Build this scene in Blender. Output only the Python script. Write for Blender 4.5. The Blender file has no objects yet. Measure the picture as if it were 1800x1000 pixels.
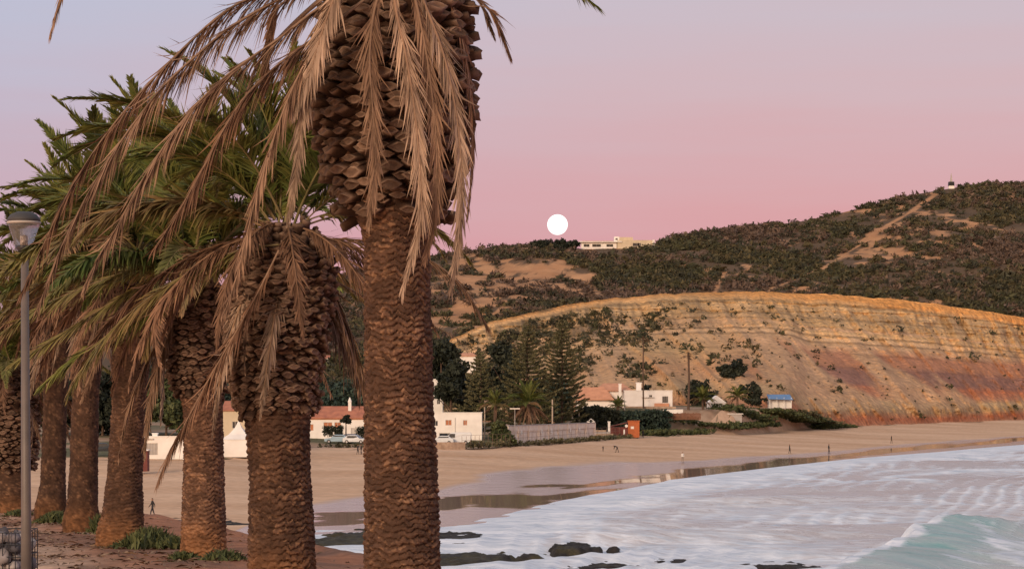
import bpy, math, random
import numpy as np

# ------------------------------------------------------------------ camera, sky, sun, exposure
F = 3800.0      # focal length in photo pixels (photo is 1800 wide)
ZC = 11.5       # eye height above the sea
HY = 690.0      # photo row of the horizon
scene = bpy.context.scene
COL = scene.collection
cam_d = bpy.data.cameras.new("camera")
cam = bpy.data.objects.new("camera", cam_d)
COL.objects.link(cam)
cam.location = (0, 0, ZC)
cam.rotation_euler = (math.radians(90), 0, 0)
cam_d.sensor_width = 36
cam_d.lens = 36 * F / 1800
cam_d.shift_y = (HY - 500) / 1800
cam_d.clip_start = 0.5
cam_d.clip_end = 60000
scene.camera = cam

SUN_EL, SUN_AZ = 17.0, 206.0     # the sun side is behind the photographer (azimuth from +Y, clockwise)
world = bpy.data.worlds.new("World")
scene.world = world
world.use_nodes = True
wn, wl = world.node_tree.nodes, world.node_tree.links
wn.clear()


def ramp(nodes, stops, interp='EASE'):
    n = nodes.new('ShaderNodeValToRGB')
    cr = n.color_ramp
    cr.interpolation = interp
    while len(cr.elements) < len(stops):
        cr.elements.new(0.5)
    for e, (p, c) in zip(cr.elements, stops):
        e.position = p
        e.color = (*c, 1) if len(c) == 3 else c
    return n


def build_world():
    tc = wn.new('ShaderNodeTexCoord')
    nrm = wn.new('ShaderNodeVectorMath'); nrm.operation = 'NORMALIZE'
    wl.new(tc.outputs['Generated'], nrm.inputs[0])
    sep = wn.new('ShaderNodeSeparateXYZ')
    wl.new(nrm.outputs[0], sep.inputs[0])
    # thin streaks of high haze
    mp = wn.new('ShaderNodeMapping'); mp.inputs['Scale'].default_value = (3, 3, 42)
    mp.inputs['Rotation'].default_value = (0, math.radians(2.5), 0)
    wl.new(nrm.outputs[0], mp.inputs[0])
    nz = wn.new('ShaderNodeTexNoise'); nz.inputs['Scale'].default_value = 2.2; nz.inputs['Detail'].default_value = 5
    wl.new(mp.outputs[0], nz.inputs['Vector'])
    jit = wn.new('ShaderNodeMath'); jit.operation = 'MULTIPLY_ADD'
    jit.inputs[1].default_value = 0.035; jit.inputs[2].default_value = -0.0175
    wl.new(nz.outputs['Fac'], jit.inputs[0])
    el = wn.new('ShaderNodeMath'); el.operation = 'ADD'
    wl.new(sep.outputs['Z'], el.inputs[0]); wl.new(jit.outputs[0], el.inputs[1])
    hi = (0.44, 0.43, 0.48)
    pink = ramp(wn, [(0.0, (.66, .25, .275)), (.045, (.68, .285, .30)), (.085, (.665, .36, .375)),
                     (.135, (.62, .44, .47)), (.19, (.56, .49, .55)), (.45, (.50, .48, .54)), (1, hi)], 'LINEAR')
    mauve = ramp(wn, [(0.0, (.62, .31, .37)), (.06, (.58, .37, .44)), (.11, (.54, .42, .50)),
                      (.155, (.50, .485, .60)), (.21, (.46, .51, .65)), (.45, (.47, .48, .56)), (1, hi)], 'LINEAR')
    glow = ramp(wn, [(0.0, (1.5, .72, .36)), (.08, (1.6, .92, .52)), (.2, (1.25, .9, .68)),
                     (.4, (.70, .62, .60)), (1, hi)], 'LINEAR')
    for r in (pink, mauve, glow):
        wl.new(el.outputs[0], r.inputs[0])

    def azfac(az, lo, hi_):
        a = math.radians(az)
        d = wn.new('ShaderNodeVectorMath'); d.operation = 'DOT_PRODUCT'
        d.inputs[1].default_value = (math.sin(a), math.cos(a), 0)
        wl.new(nrm.outputs[0], d.inputs[0])
        m = wn.new('ShaderNodeMapRange'); m.interpolation_type = 'SMOOTHSTEP'
        m.inputs['From Min'].default_value = lo; m.inputs['From Max'].default_value = hi_
        wl.new(d.outputs['Value'], m.inputs['Value'])
        return m
    fp = azfac(16, 0.84, 1.0)          # pinkest a little right of the moon
    mix = wn.new('ShaderNodeMix'); mix.data_type = 'RGBA'
    wl.new(fp.outputs[0], mix.inputs['Factor']); wl.new(mauve.outputs[0], mix.inputs[6]); wl.new(pink.outputs[0], mix.inputs[7])
    fg = azfac(SUN_AZ, -0.1, 1.0)
    mix2 = wn.new('ShaderNodeMix'); mix2.data_type = 'RGBA'
    wl.new(fg.outputs[0], mix2.inputs['Factor']); wl.new(mix.outputs[2], mix2.inputs[6]); wl.new(glow.outputs[0], mix2.inputs[7])
    bg = wn.new('ShaderNodeBackground'); bg.inputs['Strength'].default_value = 1.0
    wl.new(mix2.outputs[2], bg.inputs['Color'])
    out = wn.new('ShaderNodeOutputWorld')
    wl.new(bg.outputs[0], out.inputs['Surface'])


build_world()
sun_d = bpy.data.lights.new("sun", 'SUN')
sun_d.energy = 2.4
sun_d.angle = math.radians(18)
sun_d.color = (1.0, .73, .50)
sun = bpy.data.objects.new("sun", sun_d)
COL.objects.link(sun)
sun.rotation_euler = (math.radians(90 - SUN_EL), 0, math.radians(180 - SUN_AZ))
scene.view_settings.view_transform = 'Standard'
scene.view_settings.look = 'None'
scene.view_settings.exposure = 0.08
scene.view_settings.gamma = 1.0
scene.render.engine = 'CYCLES'
scene.cycles.max_bounces = 6
scene.cycles.use_denoising = True

# ------------------------------------------------------------------ helpers
R = np.random.default_rng(7)
random.seed(7)


def P(x, y, d):
    """photo pixel at distance d -> point"""
    return np.array([(x - 900) / F * d, d, ZC + (HY - y) / F * d])


def X(u, d):
    return (u - 900) / F * d


def _h(ix, iy, seed):
    n = (ix.astype(np.int64) * 374761393 + iy.astype(np.int64) * 668265263 + seed * 1442695041) & 0xffffffff
    n = ((n ^ (n >> 13)) * 1274126177) & 0xffffffff
    n = n ^ (n >> 16)
    return (n & 0xffffff) / float(0xffffff)


def vn(x, y, seed=0):
    x = np.asarray(x, float); y = np.asarray(y, float)
    ix, iy = np.floor(x), np.floor(y)
    fx, fy = x - ix, y - iy
    fx = fx * fx * (3 - 2 * fx); fy = fy * fy * (3 - 2 * fy)
    a, b = _h(ix, iy, seed), _h(ix + 1, iy, seed)
    c, d = _h(ix, iy + 1, seed), _h(ix + 1, iy + 1, seed)
    return (a + (b - a) * fx) * (1 - fy) + (c + (d - c) * fx) * fy


def fbm(x, y, seed=0, octv=4):
    s, a, t = 0, .5, 0
    x, y = np.asarray(x, float), np.asarray(y, float)
    for o in range(octv):
        c_, s_ = math.cos(.6 + o * 1.1), math.sin(.6 + o * 1.1)
        s = s + a * vn((x * c_ - y * s_) * 2 ** o, (x * s_ + y * c_) * 2 ** o, seed + o * 17); t += a; a *= .5
    return s / t


def sstep(a, b, x):
    t = np.clip((x - a) / (b - a), 0, 1)
    return t * t * (3 - 2 * t)


def I(x, pts):
    return np.interp(x, [p[0] for p in pts], [p[1] for p in pts])


def np_mesh(name, V, quads=None, tris=None, col=None, attrs=None, smooth=False, mats=(), mi=None):
    me = bpy.data.meshes.new(name)
    V = np.asarray(V, np.float32).reshape(-1, 3)
    nq = 0 if quads is None else len(quads)
    nt = 0 if tris is None else len(tris)
    me.vertices.add(len(V)); me.vertices.foreach_set('co', V.ravel())
    parts, starts = [], []
    if nq:
        parts.append(np.asarray(quads, np.int32).ravel()); starts.append(np.arange(nq) * 4)
    if nt:
        parts.append(np.asarray(tris, np.int32).ravel()); starts.append(nq * 4 + np.arange(nt) * 3)
    loops = np.concatenate(parts)
    me.loops.add(len(loops)); me.loops.foreach_set('vertex_index', loops)
    me.polygons.add(nq + nt)
    me.polygons.foreach_set('loop_start', np.concatenate(starts).astype(np.int32))
    if smooth:
        me.polygons.foreach_set('use_smooth', np.ones(nq + nt, bool))
    if mi is not None:
        me.polygons.foreach_set('material_index', np.asarray(mi, np.int32))
    me.update(calc_edges=True); me.validate()
    if col is not None:
        c = np.ones((len(V), 4), np.float32); c[:, :3] = col
        a = me.color_attributes.new('Col', 'FLOAT_COLOR', 'POINT'); a.data.foreach_set('color', c.ravel())
    for k, v in (attrs or {}).items():
        a = me.attributes.new(k, 'FLOAT', 'POINT'); a.data.foreach_set('value', np.asarray(v, np.float32).ravel())
    for m in mats:
        me.materials.append(m)
    return me


def grid_quads(nr, nc):
    i = np.arange(nr - 1)[:, None] * nc + np.arange(nc - 1)[None]
    i = i.ravel()
    return np.stack([i, i + 1, i + nc + 1, i + nc], 1)


def link(name, me, parent=None, loc=None, rz=0.0, **tags):
    o = bpy.data.objects.new(name, me)
    COL.objects.link(o)
    if parent is not None:
        o.parent = parent
    if loc is not None:
        o.location = tuple(float(c) for c in loc)
    if rz:
        o.rotation_euler = (0, 0, rz)
    for k, v in tags.items():
        o[k] = v
    return o


def thing(name, label, cat, loc=(0, 0, 0), rz=0.0, group=None):
    o = link(name, None, None, loc, rz, label=label, category=cat)
    o.empty_display_size = .2
    if group:
        o['group'] = group
    return o


class MB:
    """collects simple solids, builds ONE mesh object"""
    def __init__(s):
        s.v, s.f, s.m = [], [], []

    def add(s, vs, fs, m=0):
        b = len(s.v)
        s.v += [tuple(map(float, v)) for v in vs]
        s.f += [tuple(b + i for i in f) for f in fs]
        s.m += [m] * len(fs)

    def box(s, x0, x1, y0, y1, z0, z1, m=0):
        vs = [(x, y, z) for z in (z0, z1) for y in (y0, y1) for x in (x0, x1)]
        s.add(vs, [(0, 2, 3, 1), (4, 5, 7, 6), (0, 1, 5, 4), (1, 3, 7, 5), (3, 2, 6, 7), (2, 0, 4, 6)], m)

    def tube(s, pts, rad, n=8, m=0, cap=True):
        pts = [np.array(p, float) for p in pts]
        rad = rad if hasattr(rad, '__len__') else [rad] * len(pts)
        rings = []
        for i, p in enumerate(pts):
            t = pts[min(i + 1, len(pts) - 1)] - pts[max(i - 1, 0)]
            t = t / (np.linalg.norm(t) + 1e-9)
            a = np.cross(t, (0, 0, 1) if abs(t[2]) < .9 else (1, 0, 0)); a /= np.linalg.norm(a)
            b = np.cross(t, a)
            rings.append([p + rad[i] * (math.cos(k * 2 * math.pi / n) * a + math.sin(k * 2 * math.pi / n) * b) for k in range(n)])
        vs = [v for r in rings for v in r]
        fs = [(i * n + k, i * n + (k + 1) % n, (i + 1) * n + (k + 1) % n, (i + 1) * n + k) for i in range(len(pts) - 1) for k in range(n)]
        if cap:
            fs += [tuple(range(n))[::-1], tuple((len(pts) - 1) * n + k for k in range(n))]
        s.add(vs, fs, m)

    def lathe(s, prof, n=20, m=0, c=(0, 0, 0)):
        vs = [(c[0] + r * math.cos(k * 2 * math.pi / n), c[1] + r * math.sin(k * 2 * math.pi / n), c[2] + z) for r, z in prof for k in range(n)]
        fs = [(i * n + k, i * n + (k + 1) % n, (i + 1) * n + (k + 1) % n, (i + 1) * n + k) for i in range(len(prof) - 1) for k in range(n)]
        fs += [tuple(range(n))[::-1], tuple((len(prof) - 1) * n + k for k in range(n))]
        s.add(vs, fs, m)

    def facade(s, o, ux, w, h, holes, inn, depth=.18, m=0):
        """wall face with real openings: o = lower left corner, ux = right, inn = inward normal"""
        o, ux, inn = np.array(o, float), np.array(ux, float), np.array(inn, float)
        up = np.array((0, 0, 1.))
        xs = sorted({0, w, *[a for q in holes for a in q[:2]]})
        zs = sorted({0, h, *[a for q in holes for a in q[2:4]]})
        for i in range(len(xs) - 1):
            for j in range(len(zs) - 1):
                cx, cz = (xs[i] + xs[i + 1]) / 2, (zs[j] + zs[j + 1]) / 2
                if any(q[0] < cx < q[1] and q[2] < cz < q[3] for q in holes):
                    continue
                s.add([o + ux * a + up * b for a, b in ((xs[i], zs[j]), (xs[i + 1], zs[j]), (xs[i + 1], zs[j + 1]), (xs[i], zs[j + 1]))], [(0, 1, 2, 3)], m)
        for q in holes:
            c = [o + ux * a + up * b for a, b in ((q[0], q[2]), (q[1], q[2]), (q[1], q[3]), (q[0], q[3]))]
            for k in range(4):
                a, b = c[k], c[(k + 1) % 4]
                s.add([a, b, b + inn * depth, a + inn * depth], [(0, 1, 2, 3)], m)

    def build(s, name, mats, parent=None, loc=None, smooth=False, **tags):
        me = bpy.data.meshes.new(name)
        me.from_pydata(s.v, [], s.f)
        for m in (mats if isinstance(mats, (list, tuple)) else [mats]):
            me.materials.append(m)
        me.polygons.foreach_set('material_index', s.m)
        if smooth:
            me.polygons.foreach_set('use_smooth', [True] * len(s.f))
        me.update()
        return link(name, me, parent, loc, **tags)


# ------------------------------------------------------------------ materials
def new_mat(name):
    m = bpy.data.materials.new(name); m.use_nodes = True
    nt = m.node_tree
    return m, nt.nodes, nt.links, nt.nodes['Principled BSDF']


def mat(name, c1, c2=None, scale=3.0, rough=.75, bump=0.0, bscale=None, metal=0.0, spec=.3, detail=5):
    m, n, l, b = new_mat(name)
    c2 = c2 or tuple(.75 * c for c in c1)
    tc = n.new('ShaderNodeTexCoord')
    nz = n.new('ShaderNodeTexNoise'); nz.inputs['Scale'].default_value = scale; nz.inputs['Detail'].default_value = detail
    l.new(tc.outputs['Object'], nz.inputs['Vector'])
    r = ramp(n, [(.3, c2), (.7, c1)], 'LINEAR')
    l.new(nz.outputs['Fac'], r.inputs[0]); l.new(r.outputs[0], b.inputs['Base Color'])
    b.inputs['Roughness'].default_value = rough; b.inputs['Metallic'].default_value = metal
    b.inputs['Specular IOR Level'].default_value = spec
    if bump:
        n2 = n.new('ShaderNodeTexNoise'); n2.inputs['Scale'].default_value = bscale or scale * 4; n2.inputs['Detail'].default_value = 6
        l.new(tc.outputs['Object'], n2.inputs['Vector'])
        bp = n.new('ShaderNodeBump'); bp.inputs['Strength'].default_value = bump; bp.inputs['Distance'].default_value = .1
        l.new(n2.outputs['Fac'], bp.inputs['Height']); l.new(bp.outputs[0], b.inputs['Normal'])
    return m


def mat_attr(name, rough=.8, var=.35, scale=4.0, bump=0.0, bscale=20.0, bdist=.1, rnd=0.0, spec=.2, hue=0.0, transl=0.0):
    """vertex colour (the thing's own colour) times fine noise; rnd = variation from copy to copy"""
    m, n, l, b = new_mat(name)
    at = n.new('ShaderNodeVertexColor'); at.layer_name = 'Col'
    tc = n.new('ShaderNodeTexCoord')
    nz = n.new('ShaderNodeTexNoise'); nz.inputs['Scale'].default_value = scale; nz.inputs['Detail'].default_value = 6
    l.new(tc.outputs['Object'], nz.inputs['Vector'])
    mr = n.new('ShaderNodeMapRange'); mr.inputs['From Min'].default_value = .25; mr.inputs['From Max'].default_value = .75
    mr.inputs['To Min'].default_value = 1 - var; mr.inputs['To Max'].default_value = 1 + var
    l.new(nz.outputs['Fac'], mr.inputs['Value'])
    val = mr.outputs[0]
    if rnd:
        oi = n.new('ShaderNodeObjectInfo')
        m2 = n.new('ShaderNodeMath'); m2.operation = 'MULTIPLY_ADD'; m2.inputs[1].default_value = 2 * rnd; m2.inputs[2].default_value = 1 - rnd
        l.new(oi.outputs['Random'], m2.inputs[0])
        m3 = n.new('ShaderNodeMath'); m3.operation = 'MULTIPLY'
        l.new(val, m3.inputs[0]); l.new(m2.outputs[0], m3.inputs[1]); val = m3.outputs[0]
    hs = n.new('ShaderNodeHueSaturation')
    l.new(at.outputs['Color'], hs.inputs['Color']); l.new(val, hs.inputs['Value'])
    if hue:
        m4 = n.new('ShaderNodeMath'); m4.operation = 'MULTIPLY_ADD'; m4.inputs[1].default_value = -2 * hue; m4.inputs[2].default_value = .5 + hue * .5
        l.new(oi.outputs['Random'], m4.inputs[0]); l.new(m4.outputs[0], hs.inputs['Hue'])
    l.new(hs.outputs[0], b.inputs['Base Color'])
    b.inputs['Roughness'].default_value = rough; b.inputs['Specular IOR Level'].default_value = spec
    if bump:
        n2 = n.new('ShaderNodeTexNoise'); n2.inputs['Scale'].default_value = bscale; n2.inputs['Detail'].default_value = 7
        l.new(tc.outputs['Object'], n2.inputs['Vector'])
        bp = n.new('ShaderNodeBump'); bp.inputs['Strength'].default_value = bump; bp.inputs['Distance'].default_value = bdist
        l.new(n2.outputs['Fac'], bp.inputs['Height']); l.new(bp.outputs[0], b.inputs['Normal'])
    return m


M = {}
M['white'] = mat('white_render', (.84, .81, .77), (.72, .68, .64), .6, .8, .1, 6)
M['cream'] = mat('cream_render', (.62, .52, .38), (.5, .42, .30), .5, .8)
M['tile'] = mat('terracotta_tiles', (.50, .20, .12), (.33, .13, .085), .9, .8, .6, 5)
M['tile_pale'] = mat('pale_terracotta_tiles', (.62, .31, .19), (.47, .23, .14), .9, .8, .6, 5)
M['shutter'] = mat('orange_shutter_wood', (.50, .19, .09), (.38, .14, .07), 2, .6)
M['glass'] = mat('window_glass', (.03, .035, .04), (.02, .022, .026), 1, .08, spec=.5)
M['frame'] = mat('window_frame_paint', (.6, .56, .52), None, 2, .5)
M['grey'] = mat('grey_plaster', (.42, .39, .37), (.33, .30, .28), 1, .8)
M['stone'] = mat('stone_wall', (.50, .37, .27), (.30, .21, .15), 1.4, .9, .5, 5)
M['wallpale'] = mat('pale_garden_wall', (.86, .74, .64), (.68, .55, .46), .8, .9, .3, 5)
M['wire'] = mat('railing_wire', (.24, .15, .11), None, 3, .7)
M['pole'] = mat('grey_pole_paint', (.15, .125, .115), (.11, .095, .09), 3, .45, .03, 40)
M['capgrey'] = mat('lamp_cap', (.055, .055, .06), (.04, .04, .045), 3, .6)
M['darkmetal'] = mat('dark_metal', (.035, .035, .04), None, 6, .4)
M['palewood'] = mat('weathered_pole_wood', (.52, .42, .33), (.4, .31, .24), 2, .8)
M['kiosk'] = mat('orange_painted_boards', (.46, .13, .045), (.34, .095, .035), 1.5, .7)
M['maroon'] = mat('maroon_boards', (.17, .05, .04), (.12, .035, .03), 1.5, .7)
M['blue'] = mat('blue_roof_sheet', (.13, .25, .46), (.10, .2, .38), 1, .5)
M['wood'] = mat('brown_fence_wood', (.22, .10, .06), (.14, .065, .04), 2, .85)
M['bark'] = mat('tree_bark', (.13, .085, .06), (.08, .05, .035), 2, .9, .5, 10)
M['black'] = mat('black_paint', (.02, .02, .022), None, 2, .5)
M['rubber'] = mat('tyre_rubber', (.02, .02, .02), None, 5, .9)
M['rim'] = mat('wheel_rim', (.4, .4, .42), None, 5, .35, metal=.7)
M['carglass'] = mat('car_glass', (.03, .04, .05), None, 2, .06, spec=.6)
M['bulb'] = mat('frosted_lamp_glass', (.75, .68, .62), (.66, .6, .55), 4, .2, spec=.5)
M['leaf'] = mat_attr('tree_leaves', .7, .3, .4)
M['frond'] = mat_attr('palm_fronds', .6, .25, 3, rnd=.28, hue=.022)
M['deadfrond'] = mat_attr('dead_palm_fronds', .75, .25, 4, rnd=.2)
M['trunk'] = mat_attr('palm_trunk_bark', .92, .4, 9, .55, 40, .03)
M['stub'] = mat_attr('palm_leaf_bases', .9, .35, 14, .5, 45, .02, rnd=.35)
M['rock'] = mat_attr('tidal_rock', .75, .5, 1.2, .8, 3, .25)
M['cliff'] = mat_attr('cliff_earth', .95, .3, .5, 1.0, .6, 2.0)
M['hill'] = mat_attr('hill_earth', .95, .25, .08, .5, .3, 1.0)
M['scrub'] = mat_attr('hill_scrub', .9, .45, .25)
M['soil'] = mat_attr('promenade_soil', .95, .3, 1.6, .6, 7, .06)
M['village'] = mat_attr('village_ground', .95, .3, .3)


def mat_beach():
    m, n, l, b = new_mat('beach_sand')
    tc = n.new('ShaderNodeTexCoord')

    def noise(scale, det, sx=1, sy=1):
        mp = n.new('ShaderNodeMapping'); mp.inputs['Scale'].default_value = (sx, sy, 1)
        mp.inputs['Rotation'].default_value = (0, 0, math.radians(-35))
        l.new(tc.outputs['Object'], mp.inputs[0])
        z = n.new('ShaderNodeTexNoise'); z.inputs['Scale'].default_value = scale; z.inputs['Detail'].default_value = det
        l.new(mp.outputs[0], z.inputs['Vector'])
        return z
    wet = n.new('ShaderNodeAttribute'); wet.attribute_name = 'wet'
    film = n.new('ShaderNodeAttribute'); film.attribute_name = 'film'
    big = noise(.05, 5, .5, 1.6)
    fine = noise(.9, 6)
    dry = ramp(n, [(.3, (.50, .315, .195)), (.7, (.68, .47, .32))], 'LINEAR')
    l.new(big.outputs['Fac'], dry.inputs[0])
    fv = n.new('ShaderNodeMapRange'); fv.inputs['From Min'].default_value = .3; fv.inputs['From Max'].default_value = .7
    fv.inputs['To Min'].default_value = .86; fv.inputs['To Max'].default_value = 1.1
    l.new(fine.outputs['Fac'], fv.inputs['Value'])
    hs = n.new('ShaderNodeHueSaturation'); l.new(dry.outputs[0], hs.inputs['Color']); l.new(fv.outputs[0], hs.inputs['Value'])
    mx = n.new('ShaderNodeMix'); mx.data_type = 'RGBA'
    l.new(wet.outputs['Fac'], mx.inputs['Factor']); l.new(hs.outputs[0], mx.inputs[6]); mx.inputs[7].default_value = (.42, .29, .225, 1)
    l.new(mx.outputs[2], b.inputs['Base Color'])
    rr = n.new('ShaderNodeMapRange'); rr.inputs['To Min'].default_value = .9; rr.inputs['To Max'].default_value = .22
    l.new(wet.outputs['Fac'], rr.inputs['Value'])
    r2 = n.new('ShaderNodeMix'); r2.data_type = 'FLOAT'
    l.new(film.outputs['Fac'], r2.inputs['Factor']); l.new(rr.outputs[0], r2.inputs[2]); r2.inputs[3].default_value = .03
    l.new(r2.outputs[0], b.inputs['Roughness'])
    sp = n.new('ShaderNodeMapRange'); sp.inputs['To Min'].default_value = .05; sp.inputs['To Max'].default_value = .5
    l.new(wet.outputs['Fac'], sp.inputs['Value']); l.new(sp.outputs[0], b.inputs['Specular IOR Level'])
    # ripples: strong on sand, gone on still film
    rip = noise(.5, 5, .35, 1.5)
    bs = n.new('ShaderNodeMapRange'); bs.inputs['To Min'].default_value = .5; bs.inputs['To Max'].default_value = .02
    l.new(film.outputs['Fac'], bs.inputs['Value'])
    bp = n.new('ShaderNodeBump'); bp.inputs['Distance'].default_value = .25
    l.new(bs.outputs[0], bp.inputs['Strength']); l.new(rip.outputs['Fac'], bp.inputs['Height'])
    l.new(bp.outputs[0], b.inputs['Normal'])
    return m


def mat_sea():
    m, n, l, b = new_mat('sea_water_and_foam')
    tc = n.new('ShaderNodeTexCoord')
    fo = n.new('ShaderNodeAttribute'); fo.attribute_name = 'foam'
    te = n.new('ShaderNodeAttribute'); te.attribute_name = 'teal'
    mp = n.new('ShaderNodeMapping'); mp.inputs['Scale'].default_value = (.42, 1.15, 1); mp.inputs['Rotation'].default_value = (0, 0, math.radians(-24))
    l.new(tc.outputs['Object'], mp.inputs[0])
    z = n.new('ShaderNodeTexNoise'); z.inputs['Scale'].default_value = .9; z.inputs['Detail'].default_value = 9; z.inputs['Roughness'].default_value = .70
    z.inputs['Distortion'].default_value = .8
    l.new(mp.outputs[0], z.inputs['Vector'])
    ad = n.new('ShaderNodeMath'); ad.operation = 'ADD'
    l.new(fo.outputs['Fac'], ad.inputs[0]); l.new(z.outputs['Fac'], ad.inputs[1])
    fr = n.new('ShaderNodeMapRange'); fr.inputs['From Min'].default_value = .79; fr.inputs['From Max'].default_value = 1.04
    l.new(ad.outputs[0], fr.inputs['Value'])
    water = ramp(n, [(0, (.46, .43, .44)), (.45, (.38, .46, .47)), (1, (.16, .37, .375))], 'LINEAR')
    z2 = n.new('ShaderNodeTexNoise'); z2.inputs['Scale'].default_value = .5; z2.inputs['Detail'].default_value = 9; z2.inputs['Roughness'].default_value = .72
    l.new(mp.outputs[0], z2.inputs['Vector'])
    foam = ramp(n, [(.36, (.46, .54, .64)), (.62, (.84, .88, .94))], 'LINEAR')
    l.new(z2.outputs['Fac'], foam.inputs[0])
    tv = n.new('ShaderNodeMapRange'); tv.inputs['From Min'].default_value = .35; tv.inputs['From Max'].default_value = .65
    tv.inputs['To Min'].default_value = .45; tv.inputs['To Max'].default_value = 1.0
    l.new(z2.outputs['Fac'], tv.inputs['Value'])
    tm = n.new('ShaderNodeMath'); tm.operation = 'MULTIPLY'
    l.new(tv.outputs[0], tm.inputs[0]); l.new(te.outputs['Fac'], tm.inputs[1]); l.new(tm.outputs[0], water.inputs[0])
    mx = n.new('ShaderNodeMix'); mx.data_type = 'RGBA'
    l.new(fr.outputs[0], mx.inputs['Factor']); l.new(water.outputs[0], mx.inputs[6]); l.new(foam.outputs[0], mx.inputs[7])
    l.new(mx.outputs[2], b.inputs['Base Color'])
    r = n.new('ShaderNodeMapRange'); r.inputs['To Min'].default_value = .22; r.inputs['To Max'].default_value = .7
    l.new(fr.outputs[0], r.inputs['Value']); l.new(r.outputs[0], b.inputs['Roughness'])
    b.inputs['IOR'].default_value = 1.33
    bp = n.new('ShaderNodeBump'); bp.inputs['Strength'].default_value = .7; bp.inputs['Distance'].default_value = .25
    l.new(z.outputs['Fac'], bp.inputs['Height']); l.new(bp.outputs[0], b.inputs['Normal'])
    return m


M['beach'] = mat_beach()
M['sea'] = mat_sea()

# ------------------------------------------------------------------ terrain
YS = [(-900, 168), (400, 170), (560, 176), (700, 178), (800, 182), (900, 203), (1000, 230), (1100, 254), (1200, 286), (1300, 312),
      (1400, 341), (1500, 373), (1650, 416), (1800, 475), (2000, 560), (2400, 760)]
YD = [(-900, 168), (400, 176), (470, 200), (560, 219), (770, 250), (900, 292), (1000, 322), (1200, 352), (1350, 385), (1500, 425), (1800, 555), (2400, 900)]
YT = [(-900, 285), (250, 295), (400, 300), (560, 345), (765, 345), (815, 350), (900, 362), (1000, 392), (1100, 430), (1250, 470),
      (1440, 552), (1600, 622), (1800, 712), (2000, 800), (2400, 1000)]


def tz(u, d):
    ys, yt = I(u, YS), I(u, YT)
    t = (np.asarray(d, float) - ys) / (yt - ys)
    z = 2.5 * np.clip(t, 0, 1) ** 1.5
    z = np.where(t < 0, -.025 * (ys - d), z)
    z = np.where(t > 1, 2.5 + .012 * (d - yt), z)
    b0 = I(u, [(1000, 454), (1170, 459), (1250, 468), (1290, 474), (1350, 500), (1450, 555)])      # garden bank under the villa
    return z + 5.2 * sstep(990, 1030, u) * (1 - sstep(1380, 1450, u)) * sstep(0, 14, d - b0)


def G(u, d, dz=0.0):
    return np.array([X(u, d), d, float(tz(u, d)) + dz])


def gz(x, y):
    return ZC - 1.8 - .0326 * y


def build_beach():
    us = np.linspace(-900, 2400, 560)
    ts = np.concatenate([np.linspace(-.35, 0, 30)[:-1], np.linspace(0, .6, 200)[:-1], np.linspace(.6, 1.03, 70)])
    U, T = np.meshgrid(us, ts)
    ys, yt, yd = I(U, YS), I(U, YT), I(U, YD)
    D = ys + T * (yt - ys)
    x = X(U, D)
    z = tz(U, D)
    dryz = sstep(.45, .7, T)
    z = z + dryz * (fbm(x / 9, D / 9, 3) - .5) * .55 + dryz * (fbm(x / 2.2, D / 2.2, 4) - .5) * .16
    w = (D - ys) / np.maximum(yd - ys, 1)          # 0 at the water, 1 at the dry line
    wob = (fbm(U / 160, D / 18, 9) - .5) * .3
    wet = 1 - sstep(.86, 1.06, w + wob)
    wet = np.where(U < 420, np.minimum(wet, sstep(330, 420, U)), wet)
    # still films of water: long lenses lying along the beach
    py = HY + (ZC - z) / D * F
    wrp = (fbm(U / 70, py / 5, 21, 4) - .5) * 2.0
    film = np.zeros_like(x)
    for cu, cy, a, b in ((870, 879, 150, 9), (790, 884, 70, 8), (1010, 869, 100, 4), (1140, 862, 70, 3.5), (1310, 827, 200, 9), (1210, 838, 120, 6), (1405, 811, 90, 4),
                         (600, 905, 75, 5), (590, 918, 80, 3), (1590, 789, 120, 3), (1720, 779, 100, 2.5), (1080, 848, 90, 2.5), (960, 853, 60, 2)):
        slope = -.10 if cu > 1000 else -.03
        e = np.abs((U - cu) / a) ** 2 + ((py - cy - slope * (U - cu)) / (1.6 * b)) ** 2 + wrp
        film = np.maximum(film, 1 - sstep(.55, 1.15, e))
    film = np.clip(film, 0, 1) * wet
    z = z - .02 * film
    me = np_mesh('beach', np.stack([x, D, z], -1), grid_quads(len(ts), len(us)), attrs={'wet': wet, 'film': film}, smooth=True, mats=[M['beach']])
    link('beach', me, kind='structure')


def build_village():
    us = np.linspace(-900, 2000, 260); ts = np.linspace(0, 1, 90)
    U, T = np.meshgrid(us, ts)
    yt = I(U, YT)
    D = yt - 2 + T * np.maximum(640 - yt, 60)
    x = X(U, D)
    n = fbm(x / 14, D / 14, 5); n2 = fbm(x / 3, D / 3, 6)
    z = tz(U, D) + (n - .5) * .6 * sstep(0, .15, T) - .06
    c1, c2, c3 = np.array((.30, .19, .12)), np.array((.10, .095, .045)), np.array((.36, .25, .17))
    k = sstep(.4, .6, n)[..., None]; k2 = sstep(.35, .65, n2)[..., None]
    col = (c1 * (1 - k2) + c3 * k2) * (1 - k) + c2 * k
    me = np_mesh('ground', np.stack([x, D, z], -1), grid_quads(len(ts), len(us)), col=col.reshape(-1, 3), smooth=True, mats=[M['village']])
    link('village_ground', me, kind='structure')


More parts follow.
